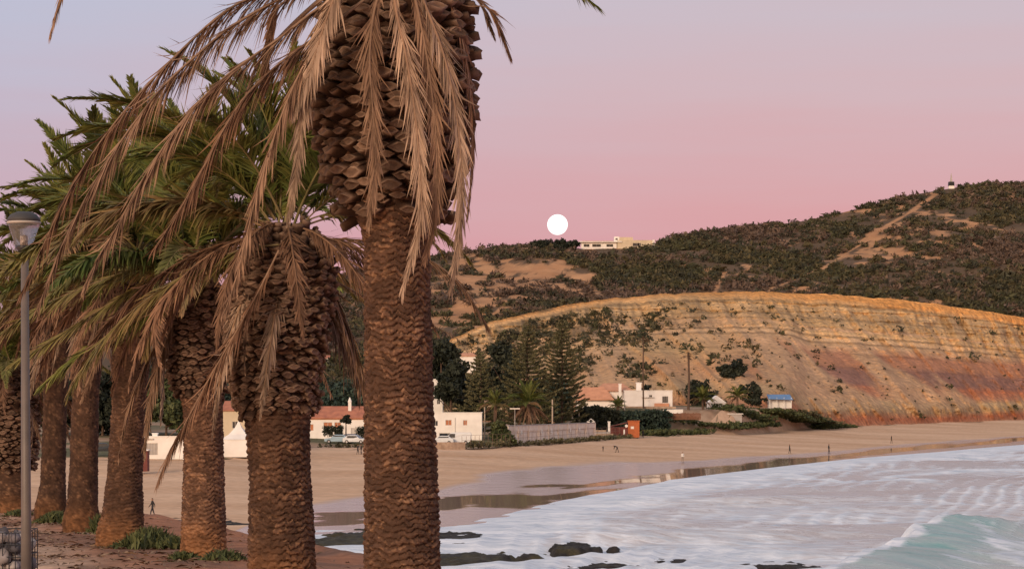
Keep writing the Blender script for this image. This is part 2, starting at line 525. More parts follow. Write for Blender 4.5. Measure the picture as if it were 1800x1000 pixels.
def build_sea():
    us = np.concatenate([np.linspace(-900, 700, 60)[:-1], np.linspace(700, 1850, 420)[:-1], np.linspace(1850, 2600, 40)])
    nr = 600
    rows = np.linspace(0, 1, nr)
    U, T = np.meshgrid(us, rows)
    far = I(U, YS) + 4
    # rows denser far away in metres-per-pixel terms
    inv0, inv1 = 1 / 95.0, 1 / far
    D = 1 / (inv0 + (inv1 - inv0) * T)
    x = X(U, D)
    off = np.maximum(I(U, YS) - D, 0)
    amp = sstep(0, 40, off)
    rs = np.random.default_rng(12)
    wx_, wy_ = x + 5 * fbm(x / 23, D / 23, 31, 3), D + 5 * fbm(x / 19, D / 19, 32, 3)
    sw = np.zeros_like(x); ch = np.zeros_like(x)
    for q in range(26):
        lam = 3.2 * 1.12 ** q * .55 + 1.2; an = math.radians(118) + rs.normal(0, .42); kx, ky = math.cos(an) * 6.283 / lam, math.sin(an) * 6.283 / lam
        wv = np.sin(wx_ * kx + wy_ * ky + rs.uniform(0, 6.28)) * lam ** .8
        if lam > 7:
            sw += wv * .011 * (1 - .75 * sstep(22 * lam, 40 * lam, D))
        else:
            ch += wv * .016 * (1 - sstep(26 * lam, 48 * lam, D))
    z = .02 + amp * sw + ch * (.4 + .6 * amp)
    foam = .29 + .46 * (1 - sstep(3, 70, off)) + (fbm(wx_ / 34, wy_ / 20, 35) - .5) * .5
    foam += .25 * (1 - sstep(150, 190, D)) * (1 - sstep(1250, 1600, U))
    # low broken ridges parallel to the shore
    ph = off / 13 + 3.2 * fbm(x / 30, D / 30, 53, 3)
    rg_ = np.exp(-(((ph % 1.0) - .5) / .2) ** 2) * sstep(.35, .65, fbm(wx_ / 15, wy_ / 15, 54, 3)) * sstep(3, 18, off)
    z += .10 * rg_; foam += .20 * rg_
    # white lines of spent breakers
    for (pts, wd, h) in (([(1180, 845), (1350, 835), (1480, 846), (1640, 852)], 3.0, .25), ([(1440, 818), (1560, 813), (1700, 806), (1850, 800)], 3.2, .35),
                         ([(950, 905), (1150, 880), (1300, 868)], 2.0, .16), ([(1560, 838), (1700, 830), (1850, 826)], 2.0, .2)):
        pd = [(a, ZC * F / (b - HY)) for a, b in pts]
        dd = D - I(U, pd)
        inside = sstep(pts[0][0] - 60, pts[0][0] + 60, U) * (1 - sstep(pts[-1][0] - 60, pts[-1][0] + 60, U))
        e = np.exp(-((dd + 4 * (fbm(x / 14, D / 14, 41) - .5)) / wd) ** 2) * inside * (.45 + fbm(wx_ / 5, wy_ / 5, 40))
        foam += .6 * e; z += h * e
    # the breaking wave near the right edge: crest line in plan
    A, B, C2 = np.array((20.5, 132.)), np.array((32.8, 166.)), np.array((41., 178.))
    teal = np.zeros_like(x)

    def seg(a, b):
        ab = b - a; L = np.hypot(*ab); t_ = ((x - a[0]) * ab[0] + (D - a[1]) * ab[1]) / L
        n_ = ((x - a[0]) * ab[1] - (D - a[1]) * ab[0]) / L     # + = right of the line
        return t_ / L, n_
    t1, n1 = seg(A, B)
    along = sstep(-.5, .25, t1) * (1 - sstep(.95, 1.35, t1))
    lump = .8 + .45 * vn(t1 * 7, n1 * .0, 44)
    nn = n1 + .9 * (vn(t1 * 11, n1 * .3, 45) - .5)
    prof = np.where(nn < 0, np.exp(-(nn / 1.0) ** 2), np.exp(-(nn / 5.5) ** 2))
    z += 1.35 * along * prof * lump
    shoulder = np.exp(-(((t1 - 1.1) / .5) ** 2)) * np.exp(-((n1 - 5) / 7) ** 2)
    z += .55 * shoulder
    wt = along * (sstep(-1.2, .3, nn) * (1 - .55 * sstep(3, 9, nn)) * (1 - sstep(9, 20, nn)))
    teal = np.clip(wt, 0, 1)
    foam = foam * (1 - .7 * teal) + .15 * teal * fbm(x / 2.2, D / 6, 47) + .45 * teal * sstep(.5, .75, fbm(n1 / 5.5 + t1 * 3, t1 * 9, 48, 5)) * sstep(1, 5, nn)
    front = along * np.exp(-((nn + 1.3) / 1.3) ** 2) * (1 - sstep(.75, 1.0, t1))
    foam += 1.0 * front
    z += front * .35 * vn(x * 1.3, D * 1.3, 50)
    foam += .5 * along * np.exp(-((nn - .2) / .5) ** 2) * vn(t1 * 25, nn, 51)
    me = np_mesh('sea', np.stack([x, D, z], -1), grid_quads(nr, len(us)), attrs={'foam': foam, 'teal': teal}, smooth=True, mats=[M['sea']])
    link('sea', me, kind='structure')


RIDGE = [(-900, 650), (0, 600), (300, 560), (520, 512), (590, 492), (640, 474), (720, 456), (800, 442), (870, 436), (960, 432), (1030, 438), (1100, 436), (1150, 430), (1200, 414),
         (1300, 402), (1400, 391), (1480, 374), (1550, 357), (1620, 340), (1680, 330), (1740, 323), (1800, 323), (1900, 330), (2300, 380)]
HB = [(-900, 560), (700, 560), (860, 620), (1000, 780), (1300, 860), (2300, 900)]        # distance of the hill foot
HR = [(-900, 900), (500, 980), (800, 1080), (1150, 1120), (1400, 1220), (1680, 1260), (2300, 1300)]
HBY = [(-900, 735), (700, 735), (860, 700), (1000, 600), (1300, 560), (2300, 600)]
TRAIL = [(1645, 343), (1600, 372), (1560, 395), (1520, 425), (1480, 450), (1440, 475), (1400, 490), (1350, 508)]


def hill_pt(u, v):
    """v 0 foot .. 1 ridge"""
    y = I(u, HBY) + (I(u, RIDGE) - I(u, HBY)) * v
    d = I(u, HB) + (I(u, HR) - I(u, HB)) * v ** 1.15
    x = X(u, d)
    z = ZC + (HY - y) / F * d
    n = fbm(x / 60 + d / 160, d / 110, 61, 5) - .5
    z = z + n * 9 * sstep(0, .25, v) * (1 - sstep(.75, 1, v))
    return x, d, z, HY - (z - ZC) / d * F


def hill_bare(u, y, x, d, grow=0.0):
    n = .4 * fbm(x / 26, d / 30 + x / 40, 71, 5) + .6 * fbm(x / 6, d / 9, 72, 4)
    reg = .25 * np.exp(-((u - 840) / 130) ** 2) * np.exp(-((y - 525) / 85) ** 2) + .16 * np.exp(-((u - 1560) / 110) ** 2) * np.exp(-((y - 430) / 60) ** 2)
    reg = reg + .12 * np.exp(-((u - 960) / 60) ** 2) * np.exp(-((y - 480) / 40) ** 2)
    b = sstep(.63, .70, n + reg)
    b = np.where((u < 700), 0, b)
    tx = 5 * (vn(y / 17., u * 0, 75) - .5) + I(y - grow * .35, [(p[1], p[0]) for p in TRAIL])
    w = 3 + 6 * vn(y / 9., u * 0, 73) + grow
    tr = (1 - sstep(w * .6, w, np.abs(u - tx))) * (y > 341) * (y < 512 + grow)
    tr2 = (1 - sstep(3, 6, np.abs(u - 1272 + (y - 480) * .5))) * (y > 478)
    return np.maximum(b, np.maximum(tr, tr2))


def build_hill():
    us = np.linspace(-900, 2300, 760); vs = np.linspace(0, 1, 170)
    U, V = np.meshgrid(us, vs)
    x, d, z, y = hill_pt(U, V)
    bare = hill_bare(U, y, x, d)
    n = fbm(x / 12, d / 12, 75, 5)[..., None]; n2 = fbm(x / 45, d / 45, 77)[..., None]
    c_b = np.array((.36, .175, .085)) * (1 - n) + np.array((.48, .275, .145)) * n
    c_g = np.array((.075, .055, .034)) * (1 - n2) + np.array((.15, .092, .055)) * n2
    col = c_g * (1 - bare[..., None]) + c_b * bare[..., None]
    rows = [np.stack([x, d, z], -1)]; cols = [col]
    for k in (1, 2, 3):     # the far side of the ridge
        rows.append(np.stack([x[-1] * (1 + .06 * k), d[-1] * (1 + .06 * k), z[-1] - 9 * k * k], -1)[None]); cols.append(col[-1:])
    V3 = np.concatenate(rows); C3 = np.concatenate(cols)
    me = np_mesh('hill', V3, grid_quads(len(V3), len(us)), col=C3.reshape(-1, 3), smooth=True, mats=[M['hill']])
    link('hill', me, kind='structure')


CT = [(700, 640), (760, 612), (800, 592), (860, 566), (950, 545), (1050, 527), (1150, 518), (1250, 513), (1350, 513), (1450, 517), (1550, 524), (1650, 535), (1750, 550), (1800, 558), (1950, 590), (2300, 650)]
CB = [(700, 530), (900, 520), (1100, 515), (1300, 520), (1380, 530), (1440, 553), (1600, 622), (1800, 712), (2000, 800), (2300, 950)]
CD = [(700, 640), (860, 690), (1100, 760), (1400, 760), (1600, 770), (1800, 800), (2000, 880), (2300, 1020)]


def cliff_pt(u, v, rough=True):
    db, dt = I(u, CB), I(u, CD)
    dt = np.maximum(dt, db + 45)
    yt = I(u, CT) + 5 * (fbm(u / 16, np.asarray(u) * 0, 87, 5) - .5)
    zb = tz(u, db) - .5
    ztop = ZC + (HY - yt) / F * dt
    # profile: talus below, steep face above; a bench near two thirds
    g = I(v, [(0, 0), (.12, .10), (.3, .34), (.5, .62), (.62, .76), (.8, .89), (.93, .96), (1, 1)])
    d = db + (dt - db) * g
    z = zb + (ztop - zb) * v
    if rough:
        x = X(u, d)
        mid = sstep(0, .12, v) * (1 - sstep(.86, 1, v))
        gx = x + 6 * (fbm(x / 20, z / 14, 81) - .5) + (z - 20) * .16
        rid = 1 - np.abs(2 * fbm(gx / 17, z / 60, 82, 4) - 1) * 2
        rid2 = 1 - np.abs(2 * fbm(gx / 5.5, z / 30, 83, 3) - 1) * 2
        rid3 = 1 - np.abs(2 * fbm(x / 2.4 + z / 40, z / 12, 86, 3) - 1) * 2
        lf = 1 + .6 * (1 - sstep(1150, 1420, u))
        d = d - mid * (rid * 12 * lf * (1.15 - v) + rid2 * 4.6 * lf + rid3 * 2.0) + mid * 6
        step = (z / 3.2 + fbm(x / 40, z / 5, 84) * 1.5) % 1.0
        d = d + mid * sstep(.45, .9, v) * (step - .5) * 1.1
        d = d - cliff_fan(x, v, u) * 2.2 + mid * (1 - sstep(.5, .64, v)) * 1.5
        d = d + mid * (fbm(x / 4, z / 2, 85, 5) - .5) * 6
    return X(u, d), d, z, yt


def cliff_fan(x, V, U):
    """cones of pale debris: narrow at the foot of the face, widening downwards and leaning right"""
    lean = -6 + 34 * sstep(1330, 1620, U)
    q = x - (.60 - V) * lean + 3 * (fbm(x / 5, V * 12, 92) - .5)
    wide = .28 + .30 * np.clip((.62 - V) / .45, 0, 1)
    n = .7 * vn(q / 11, q * 0 + .5, 93) + .3 * vn(q / 4.2, V * 3, 94)
    return sstep(1 - wide - .03, 1 - wide + .10, n) * (1 - sstep(.56, .64, V + .1 * (vn(x / 7, x * 0, 96) - .5))) * sstep(.06, .16, V)


def build_cliff():
    us = np.linspace(700, 2300, 980); vs = np.linspace(0, 1, 230)
    U, V = np.meshgrid(us, vs)
    x, d, z, yt = cliff_pt(U, V)
    py = HY - (z - ZC) / d * F
    # strata follow the top edge: position below the crest in photo-scale bands
    h = V + (fbm(x / 30, z / 6, 91) - .5) * .05
    right = sstep(1180, 1480, U)
    cr = lambda *c: np.array(c)
    tan, tan2, orange = cr(.60, .385, .19), cr(.50, .335, .18), cr(.64, .31, .10)
    red, mauve, rust, pale = cr(.48, .225, .125), cr(.31, .155, .11), cr(.46, .17, .085), cr(.60, .375, .21)
    stops = [(0, red * .9), (.05, rust), (.10, tan2 * .85), (.15, tan2), (.19, red), (.25, rust), (.28, mauve), (.37, mauve), (.41, red * .95), (.50, red), (.57, pale),
             (.68, tan), (.70, pale * 1.15), (.72, tan), (.80, tan2), (.90, tan), (.95, orange), (1, orange)]
    hs = [s[0] for s in stops]
    col_r = np.stack([np.interp(h, hs, [s[1][k] for s in stops]) for k in range(3)], -1)
    stops2 = [(0, red * .9), (.12, tan2), (.26, .5 * red + .5 * tan), (.42, tan), (.7, pale), (.8, tan), (.93, tan), (1, orange * .9)]
    col_l = np.stack([np.interp(h, [s[0] for s in stops2], [s[1][k] for s in stops2]) for k in range(3)], -1)
    col = col_l * (1 - right[..., None]) + col_r * right[..., None]
    # talus fans of pale sand spilling down and to the right
    q = x - (.62 - V) * 38
    fan = cliff_fan(x, V, U)
    fan = fan[..., None] * .85
    col = col * (1 - fan) + (pale * .92) * fan
    # rain streaks on the upper face
    st = fbm((x + 3 * fbm(x / 9, V * 9, 89)) / 1.3, V * 5, 95, 3)[..., None]
    up = (sstep(.5, .62, V) * (1 - sstep(.9, .96, V)))[..., None]
    col = col * (1 - up * sstep(.5, .75, st) * .25)
    ln = (.75 * vn(x / 120, V * 60 + 1.5 * fbm(x / 25, V * 6, 90), 97) + .25 * fbm(x / 5, V * 40, 88, 3))[..., None]
    col = col * (1 - .34 * sstep(.56, .70, ln) * sstep(.3, .5, V)[..., None]) * (1 + .28 * sstep(.35, .25, ln) * sstep(.4, .5, V)[..., None])
    col = col * (.78 + .44 * fbm(x / 6, z / 4, 98, 5)[..., None])
    # scrub-stained ground on the left shoulder
    sc = sstep(.5, .62, fbm(x / 16 - V * 2, V * 4 + x / 30, 99, 4)) * (1 - sstep(1000, 1330, U)) * .7
    col = col * (1 - sc[..., None]) + cr(.11, .085, .05) * sc[..., None]
    rows = [np.stack([x, d, z], -1)]; cols = [col]
    for k in (1, 2, 3):
        rows.append(np.stack([x[-1] * (1 + .02 * k), d[-1] + 16 * k, z[-1] - 1.2 * k * k], -1)[None]); cols.append(col[-1:] * .0 + cr(.10, .085, .05))
    V3 = np.concatenate(rows); C3 = np.concatenate(cols)
    me = np_mesh('cliff', V3, grid_quads(len(V3), len(us)), col=C3.reshape(-1, 3), smooth=True, mats=[M['cliff']])
    link('cliff', me, kind='structure')


def ico1():
    t = (1 + 5 ** .5) / 2
    v = np.array([(-1, t, 0), (1, t, 0), (-1, -t, 0), (1, -t, 0), (0, -1, t), (0, 1, t), (0, -1, -t), (0, 1, -t), (t, 0, -1), (t, 0, 1), (-t, 0, -1), (-t, 0, 1)], float)
    v /= np.linalg.norm(v[0])
    f = [(0, 11, 5), (0, 5, 1), (0, 1, 7), (0, 7, 10), (0, 10, 11), (1, 5, 9), (5, 11, 4), (11, 10, 2), (10, 7, 6), (7, 1, 8), (3, 9, 4), (3, 4, 2), (3, 2, 6), (3, 6, 8), (3, 8, 9), (4, 9, 5), (2, 4, 11), (6, 2, 10), (8, 6, 7), (9, 8, 1)]
    vl = [tuple(p) for p in v]; cache = {}; nf = []

    def midp(a, b):
        k = (min(a, b), max(a, b))
        if k not in cache:
            p = (np.array(vl[a]) + np.array(vl[b])) / 2; p /= np.linalg.norm(p); cache[k] = len(vl); vl.append(tuple(p))
        return cache[k]
    for a, b, c in f:
        ab, bc, ca = midp(a, b), midp(b, c), midp(c, a)
        nf += [(a, ab, ca), (b, bc, ab), (c, ca, bc), (ab, bc, ca)]
    return np.array(vl), np.array(nf)


ICO_V, ICO_F = ico1()


def blobs(name, C, S, colors, matl, k=34):
    """many small leafy bushes as one mesh: centres C, sizes S, k leaf-clump faces each"""
    n = len(C)
    dirs = R.normal(0, 1, (n, k, 3)); dirs /= np.linalg.norm(dirs, axis=-1, keepdims=True)
    sq = 1 + .7 * (R.random((n, 1, 3)) - .5)
    p = C[:, None] + dirs * R.random((n, k, 1)) ** .4 * S[:, None, None] * sq * np.array((1.05, 1.05, .7))
    a = R.normal(0, 1, (n, k, 3)); b = R.normal(0, 1, (n, k, 3))
    e = (S * .36)[:, None, None] * (.6 + .8 * R.random((n, k, 1)))
    V = np.stack([p + a * e * .6, p + b * e * .6, p - (a + b) * e * .5], 2).reshape(-1, 3)
    col = np.repeat(np.repeat(colors, k, 0) * (.7 + .6 * R.random((n * k, 1))), 3, 0)
    return np_mesh(name, V, None, np.arange(len(V)).reshape(-1, 3), col=col, mats=[matl])


def build_scrub():
    n = 33000
    u = R.uniform(420, 1900, n); v = R.random(n) ** .85
    u = np.concatenate([u, R.uniform(420, 1900, 2500)]); v = np.concatenate([v, R.uniform(.965, 1.0, 2500)])
    x, d, z, y = hill_pt(u, v)
    bare = hill_bare(u, y, x, d, 5.5)
    dens = sstep(.32, .56, fbm(x / 22, d / 22, 101, 4)) * .85 + .08
    onvilla = (v > .95) & (u > 1012) & (u < 1158)
    keep = (R.random(len(u)) < dens) & (bare < .25) & ~onvilla & ~((v > .955) & (np.abs(u - 1672) < 14))
    # hidden behind the cliff: drop
    ctop = I(u, CT)
    keep &= (y < ctop + 12) | (u < 800)
    x, d, z, u, v = x[keep], d[keep], z[keep], u[keep], v[keep]
    s = 1.0 + 2.0 * R.random(len(x)) ** 2.5
    s = np.where((v > .965), s * .9, s)
    C = np.stack([x, d, z + s * .35], -1)
    pal = np.array([(.058, .058, .030), (.088, .075, .040), (.05, .05, .033), (.125, .088, .068), (.10, .07, .055)])
    k = np.clip((fbm(x / 50, d / 50, 103) * 7 - 1).astype(int) + R.integers(-1, 2, len(x)), 0, 4)
    link('scrub', blobs('scrub', C, s, pal[k], M['scrub']), kind='stuff', label='dark evergreen scrub covering the hillside behind the beach', category='scrub')
    # bushes on the cliff slope
    n = 9000
    u = R.uniform(760, 1800, n); v = R.uniform(.02, .9, n)
    x, d, z, yt = cliff_pt(u, v)
    f = fbm(x / 14 - v * 3, v * 5 + x / 30, 105, 4)
    dens = sstep(.42, .62, f + .2 * (1 - sstep(950, 1250, u)) - .10) * (1 - .97 * sstep(1130, 1400, u)) + .03 + .05 * (1 - sstep(1350, 1560, u))
    dens = dens + .10 * (v < .1) * (u < 1450)
    keep = R.random(n) < dens
    x, d, z, u = x[keep], d[keep], z[keep], u[keep]
    s = .3 + 1.5 * R.random(len(x)) ** 4
    link('scrub', blobs('scrub', np.stack([x, d - .5, z + s * .3], -1), s, pal[R.integers(0, 3, len(x))], M['scrub']), kind='stuff',
         label='scattered dark bushes on the bare slope of the cliff', category='scrub')


EDGE = [(-900, 95), (0, 85), (250, 76), (330, 66), (430, 55), (620, 40.5), (780, 31), (1000, 22), (1400, 14), (2000, 9)]


def build_promenade():
    us = np.linspace(-900, 2000, 330)
    ts = np.concatenate([np.linspace(.03, 1, 150)[:-1], np.linspace(1, 2, 60)])
    U, T = np.meshgrid(us, ts)
    E = I(U, EDGE) * (1 + .05 * (fbm(U / 40, U * 0, 111) - .5))
    D = np.where(T <= 1, E * T, E + (T - 1) * np.maximum(138 - E, 20))
    x = X(U, D)
    z = gz(x, D) + (fbm(x / 2.5, D / 4, 113, 5) - .5) * .34 * sstep(8, 20, D)
    k = np.clip(T - 1, 0, 1)
    zt = gz(x, E)
    zb = zt + (-.6 - zt) * (sstep(0, .35, k) * .72 + sstep(.1, 1, k) * .28)
    z = np.where(T > 1, zb + (fbm(x / 3, D / 3, 115) - .5) * 1.0 * sstep(0, .1, k), z)
    # worn path on the landward side, red soil towards the edge
    pal = x - (-1.13 - (D - 22) * .303)           # metres right of the row of palms
    n = fbm(x / 1.5, D / 3, 117, 5)[..., None]; n2 = fbm(x / .5, D / 1.2, 118, 4)[..., None]
    sandy = np.array((.56, .39, .28)); red = np.array((.33, .15, .085)); dk = np.array((.20, .115, .08))
    a = sstep(-3.0, .5, pal + 3 * (n[..., 0] - .5))[..., None]
    col = sandy * (1 - a) + red * a
    col = col * (1 - .7 * sstep(.55, .7, n)) + dk * .7 * sstep(.55, .7, n)
    col = col * (.8 + .4 * n2)
    me = np_mesh('promenade', np.stack([x, D, z], -1), grid_quads(len(ts), len(us)), col=col.reshape(-1, 3), smooth=True, mats=[M['soil']])
    link('promenade_ground', me, kind='structure')


build_beach(); build_village(); build_sea(); build_hill(); build_cliff(); build_scrub(); build_promenade()


# ------------------------------------------------------------------ moon, obelisk
def moon():
    d = 20000
    m, n, l, b = new_mat('moonlight')
    tc = n.new('ShaderNodeTexCoord'); nz = n.new('ShaderNodeTexNoise'); nz.inputs['Scale'].default_value = .02
    l.new(tc.outputs['Object'], nz.inputs['Vector'])
    r = ramp(n, [(.35, (.96, .93, .88)), (.65, (1, .99, .96))], 'LINEAR'); l.new(nz.outputs['Fac'], r.inputs[0])
    l.new(r.outputs[0], b.inputs['Emission Color']); b.inputs['Emission Strength'].default_value = 1.25
    b.inputs['Base Color'].default_value = (.1, .1, .1, 1)
    mb = MB(); rr = 18 / F * d
    mb.lathe([(max(rr * math.sin(a), .5), -rr * math.cos(a)) for a in np.linspace(0, math.pi, 33)], 64)
    o = mb.build('moon', m, loc=P(980, 395, d), smooth=True, label='bright full moon hanging above the ridge', category='moon')


moon()

# ------------------------------------------------------------------ palms
def unit(v):
    return v / (np.linalg.norm(v, axis=-1, keepdims=True) + 1e-9)


def spline(pts, n):
    pts = np.asarray(pts, float)
    t = np.concatenate([[0], np.cumsum(np.linalg.norm(np.diff(pts, axis=0), axis=1))]); t /= t[-1]
    # catmull-rom through the points
    out = []
    for s in np.linspace(0, 1, n):
        i = min(max(np.searchsorted(t, s, 'right') - 1, 0), len(pts) - 2)
        f = (s - t[i]) / (t[i + 1] - t[i])
        p0, p1, p2, p3 = pts[max(i - 1, 0)], pts[i], pts[i + 1], pts[min(i + 2, len(pts) - 1)]
        out.append(.5 * ((2 * p1) + (-p0 + p2) * f + (2 * p0 - 5 * p1 + 4 * p2 - p3) * f ** 2 + (-p0 + 3 * p1 - 3 * p2 + p3) * f ** 3))
    return np.array(out)


def frond_mesh(name, spine, ref, L=.45, n=90, ang=(55, 25), vee=25, droop=.15, wid=.028, dead=False, base_bare=.12, rng=None, rw=.03,
               c_leaf=((.06, .085, .03), (.11, .12, .05)), c_rib=(.2, .16, .08), ragged=.2, taper=.6):
    """feather leaf: tapered rachis plus two rows of separate leaflets"""
    rng = rng or R
    Pn = len(spine); T = unit(np.gradient(spine, axis=0))
    S = unit(np.cross(T, np.asarray(ref, float)[None])); N = np.cross(S, T)
    s = np.linspace(0, 1, Pn)
    m = n * 2
    sl = np.repeat(np.linspace(base_bare, .995, n), 2) + rng.normal(0, .004, m)
    sl = np.clip(sl, 0, 1)
    side = np.tile([1, -1], n).astype(float)
    g = lambda A: np.stack([np.interp(sl, s, A[:, k]) for k in range(3)], -1)
    p, t, sd, nn = g(spine), unit(g(T)), unit(g(S)), unit(g(N))
    a = np.radians(np.interp(sl, [0, 1], ang) + rng.normal(0, 6, m))
    v = np.radians(vee + rng.normal(0, 10, m))
    d0 = unit(t * np.cos(a)[:, None] + (sd * (side * np.cos(v))[:, None] + nn * np.sin(v)[:, None]) * np.sin(a)[:, None])
    ll = L * np.clip((sl - base_bare * .6) / .16, .25, 1) * (1 - taper * sl ** 2.2) * (1 + ragged * rng.normal(0, .6, m))
    ll = np.clip(ll, .05 * L, 1.4 * L) * (1 - .55 * np.clip((sl - .75) / .25, 0, 1))
    grav = np.array((0, 0, -1.))
    dr = droop * (1 + .6 * rng.normal(0, 1, m))
    d1 = unit(d0 + grav * dr[:, None]); d2 = unit(d0 + grav * (2.3 * dr)[:, None])
    q0 = p; q1 = p + d1 * (ll * .5)[:, None]; q2 = q1 + d2 * (ll * .5)[:, None]
    wv = unit(np.cross(d1, nn + .5 * rng.normal(0, 1, (m, 3))))
    w = (wid * (.7 + .6 * rng.random(m)))[:, None] * .5
    V = np.stack([q0 - wv * w * .7, q0 + wv * w * .7, q1 - wv * w, q1 + wv * w, q2], 1).reshape(-1, 3)
    b = np.arange(m) * 5
    quads = np.stack([b, b + 1, b + 3, b + 2], 1); tris = np.stack([b + 2, b + 3, b + 4], 1)
    c0, c1 = np.array(c_leaf[0]), np.array(c_leaf[1])
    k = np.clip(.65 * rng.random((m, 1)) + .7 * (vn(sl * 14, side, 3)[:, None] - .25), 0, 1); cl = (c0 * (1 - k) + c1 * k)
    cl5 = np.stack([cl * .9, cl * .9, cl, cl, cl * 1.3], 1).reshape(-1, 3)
    # rachis
    rr = rw * (1 - .85 * s)[:, None]
    ring = np.stack([spine + S * rr, spine + N * rr * .6, spine - S * rr, spine - N * rr * .6], 1).reshape(-1, 3)
    i = np.arange(Pn - 1)[:, None] * 4; kk = np.arange(4)[None]
    rq = np.stack([i + kk, i + (kk + 1) % 4, i + 4 + (kk + 1) % 4, i + 4 + kk], -1).reshape(-1, 4) + len(V)
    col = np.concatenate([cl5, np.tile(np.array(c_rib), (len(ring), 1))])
    return np_mesh(name, np.concatenate([V, ring]), np.concatenate([quads, rq]), tris, col=col, mats=[M['deadfrond' if dead else 'frond']])


GREEN = ((.060, .098, .022), (.145, .155, .042)); YELLOW = ((.13, .115, .045), (.22, .15, .065))
DEAD = ((.09, .052, .034), (.29, .185, .122)); DEADD = ((.085, .046, .029), (.23, .13, .08)); PALE = ((.11, .074, .053), (.37, .27, .20))


def arc(e0, e1, Ln, pw=1.3, n=22):
    """spine in the local XZ plane, elevation easing from e0 to e1"""
    s = np.linspace(0, 1, n); e = np.radians(e0 + (e1 - e0) * s ** pw)
    dx, dz = np.cos(e) * Ln / (n - 1), np.sin(e) * Ln / (n - 1)
    return np.stack([np.cumsum(dx) - dx[0], np.zeros(n), np.cumsum(dz) - dz[0]], -1)


VAR = {}


def variants():
    rg = np.random.default_rng(5)
    for i in range(3):
        VAR['up', i] = frond_mesh('frond', arc(84, 50 - 12 * i, 3.3), (-1, 0, .3), .60, 160, (50, 22), 28, .06, .038, base_bare=.05, rng=rg, c_leaf=GREEN, c_rib=(.18, .17, .08))
        VAR['mid', i] = frond_mesh('frond', arc(56, -8 - 14 * i, 3.5), (-.4, 0, 1), .60, 160, (52, 22), 25, .12, .038, rng=rg, c_leaf=GREEN, c_rib=(.22, .19, .09))
        VAR['low', i] = frond_mesh('frond', arc(24, -40 - 10 * i, 3.5), (0, 0, 1), .60, 160, (50, 20), 15, .3, .038, rng=rg, c_leaf=((GREEN[1], YELLOW[0]) if i == 1 else (YELLOW if i == 2 else GREEN)), c_rib=(.25, .2, .1))
        VAR['dead', i] = frond_mesh('frond', arc(4, -62 - 8 * i, 3.3, .8), (.3, 0, 1), .5, 150, (38, 14), 0, .5, .026, True, rng=rg, c_leaf=DEADD, c_rib=(.22, .13, .08), ragged=.35)
        VAR['hang', i] = frond_mesh('frond', arc(-28, -86, 2.9, .45), (1, 0, .3), .46, 140, (30, 12), 0, .6, .026, True, rng=rg, c_leaf=DEAD if i != 1 else PALE, c_rib=(.25, .16, .1), ragged=.35)


variants()


def place_frond(root, kind, i, az, z, r=.15, sc=1.0, roll=0.0):
    o = bpy.data.objects.new('frond', VAR[kind, i]); COL.objects.link(o)
    o.parent = root
    o.location = (r * math.cos(az), r * math.sin(az), z)
    o.rotation_euler = (roll, 0, az); o.rotation_mode = 'XYZ'
    o.scale = (sc,) * 3
    return o


def stub_mesh():
    """cut leaf base: keeled wedge growing along +X, ragged cut face at the end; 6-sided section"""
    L = .20 * R.uniform(.85, 1.2)
    sec = [(-1, 0), (-.22, .75), (.28, .7), (1, 0), (.3, -.85), (-.3, -.85)]
    V, col = [], []
    for k, (x, w, t) in enumerate(((-.12, .14, .08), (.05, .14, .078), (L * .72, .13, .07), (L, .122, .062), (L - .012, .09, .042))):
        for y_, z_ in sec:
            jx = R.normal(0, .014) if k in (2, 3) else 0
            V.append((x + jx - (.022 * z_ if k >= 3 else 0), w * y_ * R.uniform(.9, 1.1), t * z_ * R.uniform(.85, 1.15)))
            c = (.045, .024, .016) if k < 2 else ((.075, .043, .029) if k == 2 else ((.20, .135, .098) if k == 3 else (.12, .074, .05)))
            col.append(np.array(c) * R.uniform(.75, 1.25))
    q = [(i * 6 + a, i * 6 + (a + 1) % 6, i * 6 + 6 + (a + 1) % 6, i * 6 + 6 + a) for i in range(4) for a in range(6)]
    V.append((L - .02, 0, 0)); col.append(np.array((.10, .062, .045)))
    t = [(24 + a, 24 + (a + 1) % 6, 30) for a in range(6)]
    return np.array(V), np.array(q), np.array(t), np.array(col)


STUB = [stub_mesh() for _ in range(6)]
STUB_ME = [np_mesh('leaf_base', s[0] * np.array((1, .88 + .05 * k, 1)), s[1], s[2], col=s[3], mats=[M['stub']]) for k, s in enumerate(STUB)]


def stub_matrix(az, el, pos, sc):
    ca, sa, ce, se = math.cos(az), math.sin(az), math.cos(el), math.sin(el)
    X_ = np.array((ca * ce, sa * ce, se)); Y_ = np.array((-sa, ca, 0)); Z_ = np.cross(X_, Y_)
    return np.stack([X_, Y_, Z_], 1) * sc, np.array(pos)


